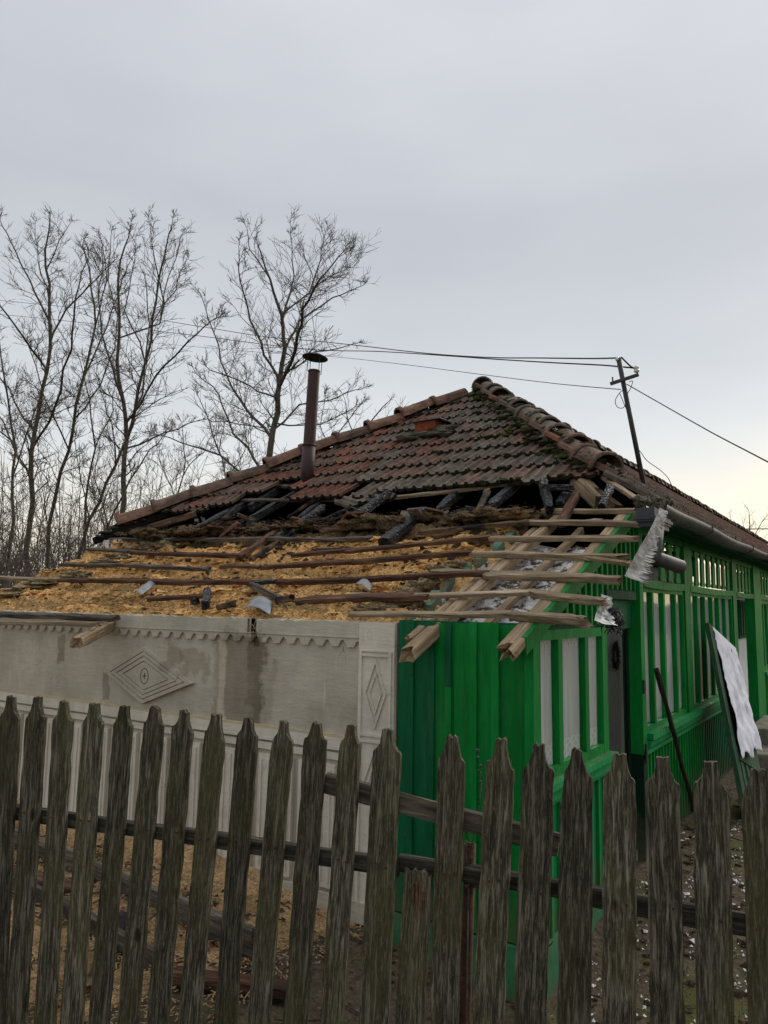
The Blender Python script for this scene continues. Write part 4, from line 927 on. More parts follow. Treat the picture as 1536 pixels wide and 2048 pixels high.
# loose chips on top
for i in range(26000):
    x = U(x0, x1-.06); y = U(y0, y1); z = saw_z(x, y)+U(.0,.008); a = U(0,6.28); l = U(.004,.014); w = l*U(.25,.6); t = U(-.6,.6)
    if U(0,1) < .04: l *= 3.2; w = .0022
    c_, q = math.cos(a), math.sin(a)
    s_.add([(x-c_*l+q*w, y-q*l-c_*w, z-t*l), (x+c_*l+q*w, y+q*l-c_*w, z+t*l), (x+c_*l-q*w, y+q*l+c_*w, z+t*l+.002), (x-c_*l-q*w, y-q*l+c_*w, z-t*l)], [(0,1,2,3)])
# clay and straw bank above the sawdust, charred
cb = MB()
def clay(u, v):
    x = -7.3+(4.98)*u; y = 5.38+.85*v
    prof = lz(5.38)-.05+.19*math.sin(min(1, v*1.6)*math.pi/2)+.02*v
    return (x+.03*fbm(x*5,y*5,8), y+.05*fbm(x*3,v*3,2), prof+.075*fbm(x*2.1,v*3.5,1)+.04*fbm(x*8,v*7,3)+.018*fbm(x*22,v*20,5))
k = grid(clay, 330, 60); cb.add(k.v, k.f)
for i in range(170):
    x = U(-7.2,-2.3); y = U(5.40,6.05); lump(cb, (x, y, lz(5.38)+.11+U(0,.05)), U(.03,.085), (1.7,1,.6), 9, .55)
for i in range(2600):
    x = U(-7.2,-2.3); y = U(5.4,6.1); z = lz(5.38)+.15+U(-.02,.06); a = U(0,6.28); l = U(.02,.06); t = U(-.8,.5); c_, q = math.cos(a), math.sin(a)
    cb.add([(x,y,z),(x+c_*l,y+q*l,z+t*l),(x+c_*l+.001,y+q*l+.001,z+t*l+.003),(x,y,z+.003)], [(0,1,2,3)])
cb.build('burnt_clay_bank', M['clay'], None, True, False, kind='stuff', label='dark burnt clay and straw bank below the tiled roof edge', cat='rubble')
# tan clay straw lumps along the roof edges
wl = MB()
for (px_, py_, r, s3) in ((400,1062,.10,(1.6,1,.7)),(440,1052,.10,(1.5,1,.6)),(365,1075,.08,(1.8,1,.6)),(300,1090,.10,(1.8,1,.45)),(235,1115,.11,(2,1.2,.4)),(330,1090,.09,(1.8,1,.5)),(150,1150,.12,(2,1.2,.35)),(210,1125,.11,(2,1.2,.4)),(90,1165,.13,(2,1.2,.35)),(50,1178,.12,(2,1.2,.35)),(265,1100,.1,(2,1,.4)),(20,1190,.12,(2,1.2,.3)),
    (840,1170,.075,(1.5,1,.8)),(865,1165,.06,(1.2,1,.8)),(815,1185,.07,(1.5,1,.6)),(880,1140,.075,(1.5,1,.7)),(915,1130,.07,(1.3,1,.7)),(850,1150,.06,(1.5,1,.5)),(920,1090,.06,(1.5,1,.7)),(945,1085,.055,(1.4,1,.8)),(965,1078,.05,(1.4,1,.8)),(800,1205,.07,(1.6,1,.6)),(770,1215,.06,(2,1,.5)),(740,1218,.06,(2.2,1,.5)),(832,1205,.06,(1,1,.9)),(990,1075,.05,(1,1,.8)),(640,1100,.05,(2,1,.4))):
    p = LP(px_, py_, -.02); lump(wl, p, r*.72, s3, 14, .6)
    for i in range(26):
        a = U(0,6.28); l = U(.03,.09); q = p+Vector((U(-r,r)*1.3, U(-r,r)*.7, r*.5*U(.2,1))); e = q+Vector((math.cos(a)*l, math.sin(a)*l*.6, U(-.4,.3)*l)); wl.tube([q, e], .0012, 3, False)
wl.build('clay_straw_clods', M['wool'], None, True, False, kind='stuff', label='tan clay and straw clods along both edges of the stripped roof', cat='rubble')
for i in range(800):       # clumps and small heaps
    x = U(x0+.1, x1-.12); y = U(3.85, y1); lump(s_, (x, y, saw_z(x,y)-.006), U(.012,.05), (U(1,1.8),1,.55), 7, .6)
s_.build('sawdust', M['sawdust'], None, False, False, kind='stuff', label='orange sawdust insulation spread over the stripped burnt front roof', cat='sawdust')
cr_ = MB()
for i in range(1500):
    x = U(x0+.1, x1-.1); y = y0+.1+(y1-y0-.1)*U(0,1)**.6
    if fbm(x*1.6, y*2.4, 17) < .0 and U(0,1) < .8: continue
    lump(cr_, (x, y, saw_z(x,y)+.006), U(.005,.018)*(2 if U(0,1) < .06 else 1), (U(1,2.2),1,.7), 4, .6)
cr_.build('charcoal_crumbs', M['darkdebris'], None, False, False, kind='stuff', label='dark charcoal crumbs and clods strewn over the orange sawdust', cat='debris')
st = MB()
for (px_, py_, n_, sp_) in ((575,1200,150,.10),(110,1195,240,.28),(200,1190,160,.3),(40,1205,160,.2),(540,1228,50,.14),(300,1215,90,.4),(650,1215,70,.3),(150,1150,110,.5),(350,1150,110,.5),(550,1150,90,.4),(700,1140,80,.3),(450,1205,90,.4),(250,1170,110,.4)):
    c_ = LP(px_, py_, .0)
    for i in range(n_):
        q = c_+Vector((random.gauss(0,sp_), random.gauss(0,.05), 0)); q.z = saw_z(q.x, max(3.78,q.y))+.012; a = U(-.5,.7)+(math.pi if U(0,1) < .5 else 0); l = U(.05,.16)
        st.tube([q, q+Vector((math.cos(a)*l*.6, math.sin(a)*l*.4, U(-.01,.05))), q+Vector((math.cos(a)*l, math.sin(a)*l*.7, U(-.03,.03)))], .0014, 3, False)
st.build('straw', M['straw'], None, False, False, kind='stuff', label='loose straw stalks scattered over the orange sawdust', cat='straw')
# fallen charred beams
CB = [
 ((548,1085),(648,1016),-.0,.07,.085,.085,'char','thick charred beam end lying across the left clay bank'),
 ((395,1088),(480,1010),.0,.05,.06,.05,'scorch','grey brown board end propped under the left tiles'),
 ((478,1118),(548,1066),.02,.03,.06,.05,'brownbatten','reddish brown broken rafter resting on the upper sawdust edge'),
 ((500,1120),(560,1082),.02,.02,.035,.04,'scorch','thin brown lath beside the broken rafter on the sawdust'),
 ((640,1062),(765,1052),.03,.05,.055,.055,'scorch','short half burnt log with a sawn end lying level on the clay'),
 ((765,1088),(850,1018),.01,.08,.10,.085,'char','widest charred beam with blocky cracks at the middle of the roof'),
 ((700,1050),(780,985),.07,.12,.085,.08,'char','charred stub leaning out from under the slipped tile'),
 ((945,1040),(977,982),.06,.12,.06,.06,'scorch','charred post stub standing in the dark roof opening'),
 ((1100,1022),(1085,962),.05,.16,.06,.09,'char','upright charred stump at the right of the roof opening'),
 ((1085,975),(1150,978),.18,.16,.08,.05,'char','charred crossing piece on top of the right stump'),
 ((1120,1015),(1140,975),.05,.12,.07,.06,'char','small charred block right of the stump'),
 ((1120,1052),(1152,985),.0,.10,.07,.05,'brownbatten','split brown plank leaning behind the top batten'),
 ((1205,1015),(1222,972),.05,.12,.05,.05,'char','thin black burnt stick beside the broken hip rafter'),
 ((410,1215),(414,1183),.02,.05,.055,.07,'char','upright lump of charred wood standing in the sawdust'),
 ((380,1205),(402,1203),.02,.02,.03,.04,'char','small black chip of burnt wood left of the charred lump'),
 ((435,1215),(475,1207),.02,.03,.05,.04,'scorch','small scorched block right of the charred lump'),
 ((500,1168),(562,1197),.05,.02,.045,.035,'greybatten','short brown lath lying diagonally at mid sawdust'),
 ((548,1202),(592,1194),.02,.03,.06,.05,'scorch','dark rotted wood piece by the straw tuft'),
 ((620,1102),(700,1096),.01,.02,.04,.03,'char','narrow charred lath lying on the upper sawdust'),
 ((860,1078),(960,1050),.01,.03,.04,.03,'scorch','long scorched lath curving along the clay below the opening'),
 ((262,1068),(395,1028),.10,.12,.07,.07,'scorch','scorched timber end under the lowest left hip tile'),
 ((285,1075),(430,1050),.06,.06,.06,.05,'greybatten','grey timber below the scorched one at the left hip end'),
]
for i, (pa, pb2, oa, ob, w_, h_, m_, lab) in enumerate(CB):
    a, b_ = LP(*pa, oa), LP(*pb2, ob); yy1_ = min(b_.y, 6.15)
    if b_.y > 6.0 or a.y > 6.0:
        a = a if a.y < 5.95 else on(*pa, 1, 5.9); b_ = b_ if b_.y < 6.05 else on(*pb2, 1, 6.0+.02*(i%4))
    beam('charred_beam' if m_ == 'char' else 'broken_timber', a, b_, w_, h_, M[m_], None, broken=(U(.02,.06), U(.02,.05)), wob=.010, round_=(i in (0,4,6,7)), label=lab, cat='beam' if h_ > .045 else 'timber', group='burnt timbers lying on the stripped roof')
for i in range(30):      # fragments of fallen tiles on the bank
    x = U(-6.6,-2.4); y = U(5.5,6.1); p = Vector((x, y, lz(5.38)+.15+U(0,.07))); k_ = MB(); L_, w_ = U(.05,.14), U(.05,.11)
    o_ = [(-w_,-L_*U(.6,1)),(w_*U(.3,1),-L_*U(.7,1)),(w_,L_*U(.1,.8)),(U(-.3,.4)*w_,L_),(-w_*U(.6,1),L_*U(.2,.9))]
    k_.prism(o_, 2, -.009, .009); kk = random.choice(('tile','tilebrown','tilered')); me = k_.mesh('tile_fragment', M[kk]); cw_ = {'tile':'grey','tilebrown':'brown','tilered':'red'}[kk]
    link('tile_fragment', me, None, Matrix.Translation(p) @ Matrix.Rotation(U(-.7,.7),4,'X') @ Matrix.Rotation(U(-.5,.5),4,'Y') @ Matrix.Rotation(U(0,6),4,'Z'), None, 'small broken '+cw_+' roof tile fragment lying on the burnt clay bank', 'tile fragment', cw_+' tile fragments on the burnt clay bank')
for i in range(34):
    x = U(-6.9,-2.45); y = U(5.35,6.0); a = U(-1.2,1.2); L_ = U(.18,.55); p = Vector((x, y, lz(5.38)+.15+U(0,.08))); q = p+Vector((math.sin(a)*L_, math.cos(a)*L_*.7*U(.2,1), U(-.05,.25)*L_*2))
    kk = random.choice(('char','char','scorch','brownbatten')); cw_ = {'char':'black charred','scorch':'half burnt brown','brownbatten':'reddish brown'}[kk]
    beam('wood_splinter', p, q, U(.018,.045), U(.015,.035), M[kk], None, broken=(.03,.04), wob=.008, seg=5, label='thin '+cw_+' splinter sticking out of the burnt clay bank', cat='burnt wood', group=cw_+' splinters in the burnt clay bank')
for x in (-6.3,-5.75,-5.0,-4.2,-3.35,-2.8):       # stumps of the burnt rafters reaching into the opening
    y = 5.85+U(-.1,.1); beam('rafter', Vector((x, y, 2.62)), Vector((x+U(-.03,.03), 6.75, tz(6.75)-.13)), U(.06,.08), U(.07,.09), M['char'], house, broken=(.08,0), wob=.012)
# bent tin offcuts on the sawdust
def tin(pts, lab, m_='galv', name='tin_offcut'):
    mb = MB(); n_ = 8; P = [LP(p[0], p[1], .03) for p in pts]
    g_ = grid(lambda u, v: tuple(((P[0]*(1-u)+P[1]*u)*(1-v)+(P[3]*(1-u)+P[2]*u)*v)+Vector((0,0,.018*math.sin(u*4)+.006*fbm(u*4,v*4)))), n_, n_)
    o = link(name, g_.mesh(name, M[m_], True, False), None, None, None, lab, 'metal sheet'); sm = o.modifiers.new('thick', 'SOLIDIFY'); sm.thickness = .003; return o
tin([(268,1186),(282,1187),(318,1160),(300,1160)], 'narrow bent grey tin strip lying on the sawdust at left')
tin([(492,1215),(540,1225),(545,1198),(505,1196)], 'curved grey tin piece at the wall edge below the straw tuft')
tin([(708,1170),(740,1178),(745,1165),(720,1160)], 'small pale tin scrap near the right edge of the sawdust', 'rustygalv')
# ================================================================ torn sheet metal at the eaves corner
def torn(A, B, w, side, lab, m_, rag=.03, fold=.02, n=44, seed=1, par=None):
    """strip from A to B; one edge straight, the other ragged; side = width direction"""
    mv = []; random.seed(seed); D = (B-A); nn = D.normalized().cross(side.normalized())
    rg = [w*(1+ (U(-1,1)*rag/w if i % 2 else U(-.4,.4)*rag/w)) for i in range(n+1)]; random.seed(99+seed)
    tp_ = lambda v: .42+.58*v
    g_ = grid(lambda u, v: tuple(A+D*v+side*tp_(v)*(rg[min(n,int(v*n+.5))]*u if u > .6 else w*u)+nn*(fold*math.sin(v*5+u*2)+.012*fbm(u*3,v*6,seed)+fold*(u-.5)**2*2)), 5, n)
    o = link('torn_sheet_metal', g_.mesh('torn_sheet_metal', M[m_], False, False), None, None, None, lab, 'metal sheet'); s = o.modifiers.new('thick','SOLIDIFY'); s.thickness = .002; return o
A = on(1318, 1016, 0, -1.19); B = on(1250, 1152, 0, -1.20)
side = (on(1292, 1168, 0, -1.16)-B); 
torn(A, B, 1.0, side*1.0, 'long torn galvanised flashing strip hanging from the black hopper at the eaves corner', 'rustygalv', .20, .012, 96, 3)
A2 = on(1196, 1192, 0, -1.30); B2 = on(1184, 1248, 0, -1.25)
torn(on(1200,1190,0,-1.32), on(1190,1240,0,-1.25), 1.0, on(1236,1212,0,-1.22)-on(1196,1196,0,-1.25), 'small crumpled galvanised sheet caught on the lowest batten end', 'galv', .25, .02, 14, 5)
hr = MB()
for i in range(70):
    p = on(1225+U(-8,14), 1222+U(-8,8), 0, -1.27); pts = [p]
    for k_ in range(4): p = p+Vector((U(-.02,.02), U(-.02,.02), -U(.01,.04))); pts.append(p)
    hr.tube(pts, .003, 3)
link('burnt_rag', hr.mesh('burnt_rag', M['char']), None, None, None, 'black burnt rag shreds hanging under the crumpled sheet metal', 'rag')
# soot heap over the hopper
d = MB()
for i in range(46): p = on(1310+U(-34,24), 1012+U(-12,8), 0, -1.38); lump(d, p, U(.02,.045), (1,1,.9), 7, .6)
link('debris_heap', d.mesh('debris_heap', M['mortar'], True, False), None, None, None, 'dark heap of tile debris piled over the black hopper', 'debris')
# ================================================================ mast on the roof with wires
mb_ = on(1300, 985, 0, -2.05); mt = far(1237, 716, mb_.dot(FH)-.15)
mast = empty('service_mast', mb_, 'leaning dark steel service mast with crossarm rising from the right roof slope', 'mast')
d = MB(); d.tube([mb_-Vector((0,0,.3)), mt], .026, 10); d.build('pole', M['mast'], mast, True)
def mp_(px, py, dd=0): return far(px, py, mt.dot(FH)+dd)
ca, cb_ = mp_(1223, 769), mp_(1278, 751); d = MB(); dirx = (cb_-ca).normalized(); beam('crossarm', ca+Vector((0,-.03,0)), cb_+Vector((0,-.03,0)), .03, .036, M['mast'], mast, seg=4, wob=.0)
d = MB(); d.tube([mp_(1226,768), mp_(1225,754)], .008, 6); d.build('pin', M['mast'], mast)
d = MB(); d.tube([mp_(1276,752), mp_(1274,742)], .008, 6); d.build('pin', M['mast'], mast)
d = MB(); ic = mp_(1274, 745); ia = mp_(1271.5, 731); L_ = ia-ic
d.tube([ic, ic+L_*.15, ic+L_*.3, ic+L_*.45, ic+L_*.6, ic+L_*.75, ic+L_*.9, ic+L_], [.018,.030,.030,.020,.032,.032,.020,.012], 12); d.build('insulator', M['porcelain'], mast, True)
d = MB(); it = mp_(1235, 722); d.tube([it, mp_(1235,718), mp_(1235.5,714)], [.018,.026,.010], 10); d.build('insulator', M['porcelain'], mast, True)
def cable(pts, r, lab, group='wires around the roof mast', cat='cable'):
    # smooth Catmull-Rom through the points
    P = [pts[0]]+pts+[pts[-1]]; o = []
    for i in range(1, len(P)-2):
        for s in range(8):
            t = s/8; o.append(.5*((2*P[i])+(-P[i-1]+P[i+1])*t+(2*P[i-1]-5*P[i]+4*P[i+1]-P[i+2])*t*t+(-P[i-1]+3*P[i]-3*P[i+1]+P[i+2])*t*t*t))
    o.append(P[-2]); m_ = MB(); m_.tube(o, r, 5); return link('overhead_wire', m_.mesh('overhead_wire', M['cable']), None, None, None, lab, cat, group)
dm_ = mt.dot(FH)
def W(px, py, k_): return far(px, py, dm_+k_)
cable([W(1235,716,0),W(1180,717,1),W(1080,716,2.4),W(980,715,4),W(880,709,5.5),W(800,701,7),W(742,694,8),W(640,683,10),W(520,672,12),W(400,653,15),W(200,622,19),W(0,601,24),W(-200,585,30)], .0095, 'upper thick black wire from the mast top running left across the trees')
cable([W(1270,736,0),W(1235,733,.3),W(1200,730,1),W(1100,725,2.2),W(985,718,4),W(900,712,5.3),W(760,703,7.5),W(600,697,10),W(400,672,15),W(200,649,19),W(0,629,24),W(-200,615,30)], .0095, 'second thick black wire from the white insulator running left just below the upper one')
cable([W(1241,779,0),W(1100,766,2),W(940,746,4),W(800,728,6),W(650,712,9),W(500,703,12),W(250,680,18),W(0,652,24),W(-200,640,28)], .005, 'thin wire from below the crossarm running left under the thick pair')
cable([W(1253,768,0),W(1330,812,-.8),W(1420,863,-1.8),W(1500,905,-2.6),W(1600,957,-3.6)], .0055, 'thin wire from the crossarm running down to the right edge')
cable([W(1242,714,0),W(1252,724,0),W(1263,734,0),W(1270,736,0)], .009, 'short jumper wire between the mast top and the insulator')
cable([mp_(1250,778),mp_(1240,785),mp_(1231,800),mp_(1234,813),mp_(1245,816),mp_(1252,806),mp_(1254,790),mp_(1262,775),mp_(1265,762),mp_(1258,764)], .004, 'thin looped wire curled beside the mast')
cable([mp_(1239,785),mp_(1250,812),mp_(1262,838),mp_(1266,870),mp_(1270,890),mp_(1282,905),mp_(1291,918),mp_(1300,926),mp_(1320,940),mp_(1336,956),mp_(1345,975)], .004, 'thin slack wire drooping down the mast to the roof')
cable([far(1440,1057,40),far(1490,1058,40),far(1600,1057,42)], .03, 'far horizontal wire low over the roof at the right edge')
# ================================================================ things leaning at the facade
s0, s1 = on(1314, 1340, 0, XF+.12), None
g0 = None
for py in range(1500, 1800, 2):        # foot of the stick on the ground
    d_ = ray(1388, 1622)
t_ = (.05-1.8)/ray(1388,1622).z; s1 = EYE+ray(1388,1622)*t_
beam('wooden_stick', s1, s0, .036, .036, M['stick'], None, round_=True, wob=.006, label='dark wooden stick leaning against the tall window near the doorway', cat='stick')
# old door panel with a cloth over it
TL = on(1413, 1246, 0, XF+.10); t_ = (.05-1.8)/ray(1492,1645).z; BL = EYE+ray(1492,1645)*t_
TRp = on(1452, 1243, 0, XF+.14); wdv = Vector((TRp.x-TL.x, TRp.y-TL.y, 0))
wlen = wdv.length; zax = (TL-BL).normalized(); xax = wdv.normalized(); yax = zax.cross(xax).normalized(); xax = yax.cross(zax).normalized()
PM = Matrix.Translation(BL) @ Matrix((xax, yax, zax)).transposed().to_4x4(); Hh = (TL-BL).length
pnl = empty('old_door_panel', BL, 'old dark green louvred door panel leaning on the windows under a white cloth', 'door panel'); WM[pnl.name] = Matrix.Translation(BL)
def pbox(name, a, b, m_='greenold', j=.001):
    d = MB(); d.box(a, b, j); return link(name, d.mesh(name, M[m_]), pnl, PM.copy())
fw_ = wlen*.13; dn_ = -1 if (PM.to_3x3() @ Vector((0,1,0))).x > 0 else 1      # outward direction in panel space
y0_, y1_ = (-.02, .02)
pbox('stile', (0,y0_,0), (fw_,y1_,Hh)); pbox('stile', (wlen-fw_,y0_,0), (wlen,y1_,Hh)); pbox('rail', (fw_,y0_,Hh-.10), (wlen-fw_,y1_,Hh)); pbox('rail', (fw_,y0_,Hh*.30), (wlen-fw_,y1_,Hh*.30+.12)); pbox('rail', (fw_,y0_,0), (wlen-fw_,y1_,.13))
pbox('inset', (fw_,-.006,.13), (wlen-fw_,.006,Hh-.10), 'greenold')
for i in range(4): a = fw_+(wlen-2*fw_)*(i+.35)/4; pbox('slat', (a,-.018,.14), (a+(wlen-2*fw_)*.11,.018,Hh*.30-.01), 'greenl' if i == 9 else 'greenold')
oy = .026*(-dn_)
def clothf(u, v):
    x = wlen*(.14+.90*u)+.02*math.sin(v*7)*u; top_ = Hh-.005; bot = Hh*.385+.06*fbm(u*3.2, 1, 4)+(.025*fbm(u*11,2))-.15*(1-u)*(u < .5)+.05*u
    z = bot+(top_-bot)*v; y = oy*(1+.9*(1-v))+ (-dn_)*(.016*abs(math.sin(u*8+v*3.5))*(1-v*.7)+.02*fbm(u*3,v*5,2)*(1-v*.6)+.012*fbm(u*9,v*9,1))
    if v > .97: y = -dn_*.022
    return (x, y, z)
c_ = grid(clothf, 36, 70); c_.v = [tuple(PM @ Vector(p)) for p in c_.v]
co_ = link('white_cloth', c_.mesh('white_cloth', M['cloth'], True, False), None, None, None, 'torn white cloth hanging over the leaning door panel', 'cloth'); co_.modifiers.new('thick','SOLIDIFY').thickness = .003
# wreath, inside the doorway, on the white panelled wall
wp = on(1231, 1312, 0, XW+.05); d = MB()
for i in range(420):
    t = U(0,6.28); r_ = .085+random.gauss(0,.012); p = wp+Vector((random.gauss(0,.012), r_*.9*math.cos(t), r_*1.35*math.sin(t))); e = p+Vector((U(-.01,.03), U(-.03,.03), U(-.03,.03))); d.tube([p, e], .0022, 3, False)
d.tube([wp+Vector((0,.085*.9*math.cos(t*.4189),.085*1.35*math.sin(t*.4189))) for t in range(16)], .014, 7)
link('dried_wreath', d.mesh('dried_wreath', M['wreath']), None, None, None, 'grey dried wreath hanging on the white wall inside the doorway', 'wreath')
# folding garden chair shape standing in the dark doorway
chr_ = empty('wooden_chair', (-2.0, 5.35, .1), 'dark wooden chair frame leaning folded inside the doorway', 'chair')
def cb2(n_, a, b_, w_=.03): beam(n_, Vector(a), Vector(b_), w_, w_, M['dark'], chr_, seg=3, wob=.0)
cb2('leg', (-2.05,5.22,.1), (-1.86,5.50,1.42)); cb2('leg', (-1.95,5.16,.1), (-1.74,5.40,1.42)); cb2('leg', (-1.80,5.5,.1), (-2.12,5.22,.62)); cb2('leg', (-1.70,5.40,.1), (-2.02,5.14,.62))
d = MB(); d.box((-2.1,5.15,.62), (-1.8,5.45,.65)); d.build('seat', M['dark'], chr_)
for z in (.85,1.05,1.25): cb2('slat', (-1.93+.03*(z-.8),5.36+.1*(z-.8),z), (-1.83+.03*(z-.8),5.28+.1*(z-.8),z), .04)
# steps at the right edge
for (x0_,y0_,x1_,y1_,zt,lab) in ((-1.50,9.6,-.75,11.6,.22,'lower worn stone step in front of the right doorway'),(-1.52,10.3,-1.1,11.6,.40,'upper worn stone step against the right doorway')):
    d = MB(); d.box((x0_,y0_,-.02), (x1_,y1_,zt), .02); o = link('stone_step', d.mesh('stone_step', M['stone']), None, None, None, lab, 'step', 'stone steps at the right doorway'); bv = o.modifiers.new('b','BEVEL'); bv.width = .02; bv.segments = 2
# sawdust on the first sill
d = MB()
for i in range(700):
    x = XF+.02+U(0,.05); y = U(w1[0], w1[1]+.04); l = U(.002,.006); d.add([(x,y,.9),(x+l,y+U(-l,l),.9+U(0,.004)),(x+U(-l,l),y+l,.9+U(.001,.006))], [(0,1,2)])
link('sill_dust', d.mesh('sill_dust', M['sawground'], False, False), None, None, 'stuff', 'sawdust specks lying on the front window sill', 'sawdust')
# ================================================================ yard litter
sg_ = MB()
def sgf(u, v):
    x = -9+6.3*u+.5*v; y = 1.7+2.03*v
    h = gz(x, y)+.016+.012*fbm(x*5,y*5,3)+.008*fbm(x*22,y*22,1)+.10*max(0,(v-.8)/.2)**2*max(0,min(1,(-2.9-x)/.6)) 
    if u > .93 or v < .06: h -= .05
    if fbm(x*2.2, y*2.2, 11) > .30: h -= .03
    return (x, y, h)
k = grid(sgf, 300, 130); sg_.add(k.v, k.f)
for i in range(16000):
    x = U(-7.5,-2.5); y = U(1.8,3.7); z = gz(x,y)+.03+U(0,.02); a = U(0,6.28); l = U(.005,.016)*(3 if U(0,1) < .05 else 1); w_ = .0035; c_, q = math.cos(a), math.sin(a); t = U(-.5,.5)
    sg_.add([(x-c_*l+q*w_,y-q*l-c_*w_,z-t*l),(x+c_*l+q*w_,y+q*l-c_*w_,z+t*l),(x+c_*l-q*w_,y+q*l+c_*w_,z+t*l),(x-c_*l-q*w_,y-q*l+c_*w_,z-t*l)], [(0,1,2,3)])
sg_.build('ground_sawdust', M['sawground'], None, False, False, kind='stuff', label='sawdust and shavings strewn over the yard between fence and grey wall', cat='sawdust')
PLK = [(-7.4,3.35,-2.75,3.02,.15,.05,'greybatten','long dark plank on edge lying before the grey wall'),(-7.2,2.95,-2.9,2.62,.11,.045,'greybatten','second long dark plank parallel to the wall plank'),
 (-5.6,2.75,-4.1,2.95,.04,.12,'brownbatten','brown board lying flat on the yard sawdust'),(-4.3,2.35,-3.4,2.15,.035,.11,'greybatten','short grey board nearest the fence on the left'),(-4.7,2.5,-4.15,3.1,.03,.08,'char','charred lath lying across the yard sawdust'),(-3.6,2.9,-3.1,2.3,.03,.07,'scorch','scorched lath near the short grey board'),(-2.9,2.6,-2.35,2.95,.05,.09,'brownbatten','brown offcut lying before the pilaster')]
for (xa,ya,xb,yb,h_,w_,m_,lab) in PLK:
    a = Vector((xa,ya,gz(xa,ya)+h_/2+.03)); b_ = Vector((xb,yb,gz(xb,yb)+h_/2+.03)); beam('fallen_plank', a, b_, w_, h_, M[m_], None, broken=(.03,.04), wob=.006, label=lab, cat='plank', group='planks lying in the yard')
# white lime flakes and dark rubble on the right
wf = MB(); dk = MB()
for i in range(5200):
    x = random.gauss(-.55,.55); y = random.gauss(5.0,1.25)
    if x < XF+.1 or y < 1.9: continue
    if fbm(x*2, y*2, 5) < .02 and U(0,1) < .85: continue
    l = U(.003,.012)*(2.2 if U(0,1) < .06 else 1); z = gz(x,y)+U(0,.02); a = U(0,6.28)
    pts = [(x+l*math.cos(a+q*1.57)*U(.5,1.2), y+l*math.sin(a+q*1.57)*U(.5,1.2), z+U(-.006,.010)) for q in range(4)]; ctr = (x,y,z+l*.5)
    wf.add(pts+[ctr], [(0,1,4),(1,2,4),(2,3,4),(3,0,4)])
for i in range(900):
    x = random.gauss(-.6,.7); y = random.gauss(4.6,1.4)
    if x < XF+.1 or y < 1.9: continue
    lump(dk, (x,y,gz(x,y)), U(.008,.03), (1.3,1,.6), 4, .6)
link('lime_flakes', wf.mesh('lime_flakes', M['debris'], False, False), None, None, 'stuff', 'white lime flakes and feathers scattered on the yard at right', 'debris')
link('rubble', dk.mesh('rubble', M['darkdebris'], False, False), None, None, 'stuff', 'brown soil clods and rubble on the yard at right', 'debris')
ug = MB()
for i in range(9000):
    x = U(-2.2,1.2); y = U(2.2,10)
    if x < XF+.05 and y > 3.6: continue
    if fbm(x*1.3, y*1.3, 31) < .12: continue
    z = gz(x,y); a = U(0,6.28); l = U(.01,.035); ug.add([(x-.002,y,z),(x+.002,y,z),(x+math.cos(a)*l*.5,y+math.sin(a)*l*.5,z+l)], [(0,1,2)])
link('grass', ug.mesh('grass', M['moss'], False, False), None, None, 'stuff', 'short mossy grass patches in the yard', 'grass')
lf = MB()
for i in range(1800):      # dead leaves, straw and small twigs
    x = U(-7,1.2); y = U(1.6,3.7) if x < XF+.1 else U(1.6,9); z = gz(x,y)+(.03 if x < -2.6 else .005); l = U(.012,.035); a = U(0,6.28); w_ = l*U(.3,.6); c_, q = math.cos(a), math.sin(a)
    lf.add([(x-c_*l,y-q*l,z),(x+q*w_,y-c_*w_,z+U(0,.012)),(x+c_*l,y+q*l,z+U(0,.008)),(x-q*w_,y+c_*w_,z+U(0,.015))], [(0,1,2,3)])
for i in range(260):
    x = U(-7,1.2); y = U(1.6,3.7) if x < XF+.1 else U(1.6,9); z = gz(x,y)+.02; a = U(0,6.28); l = U(.08,.35); lf.tube([(x,y,z),(x+l*.5*math.cos(a),y+l*.5*math.sin(a),z+.015),(x+l*math.cos(a+.3),y+l*math.sin(a+.3),z)], .004, 4)
link('leaf_litter', lf.mesh('leaf_litter', M['darkdebris'], False, False), None, None, 'stuff', 'dead brown leaves and twigs scattered over the yard soil', 'litter')
# ================================================================ picket fence
FA, FB = Vector((-2.84,1.68,0)), Vector((-.44,2.31,0)); FD = (FB-FA).normalized(); FNn = Vector((FD.y,-FD.x,0))    # towards the camera
if FNn.dot(FA) > 0: FNn = -FNn
fc = FNn.dot(FA)
def FP(px, py, off=0): return onp(px, py, FNn, fc+off)
fence = empty('picket_fence', (-1.6,2.0,0), 'weathered grey brown wooden picket fence across the foreground', 'fence')
PK = [(-35,1385,-75,47),(23,1392,-12,46),(76,1394,33,47),(129,1400,90,47),(190,1406,144,48),(250,1411,198,46),(311,1413,256,48),(370,1420,315,49),(434,1427,378,50),(498,1434,450,51),(569,1441,517,51),(634,1444,592,54),(704,1448,663,54),(776,1457,748,58),
      (905,1470,889,56),(1003,1476,976,62),(1078,1486,1060,64),(1154,1497,1148,66),(1239,1505,1239,68),(1325,1513,1335,70),(1421,1522,1431,74),(1517,1538,1535,76),(1625,1548,1650,78),(1735,1562,1768,82),(1850,1577,1890,86),(1975,1592,2022,90),(-92,1381,-137,45),(-148,1377,-198,45),(-203,1372,-258,44),(-257,1368,-317,44),(-311,1363,-375,43)]
def RAILZ(px): return FP(px, 1604+(px+90)*.1438 if px < 800 else 1732+(px-800)*.165, 0).z
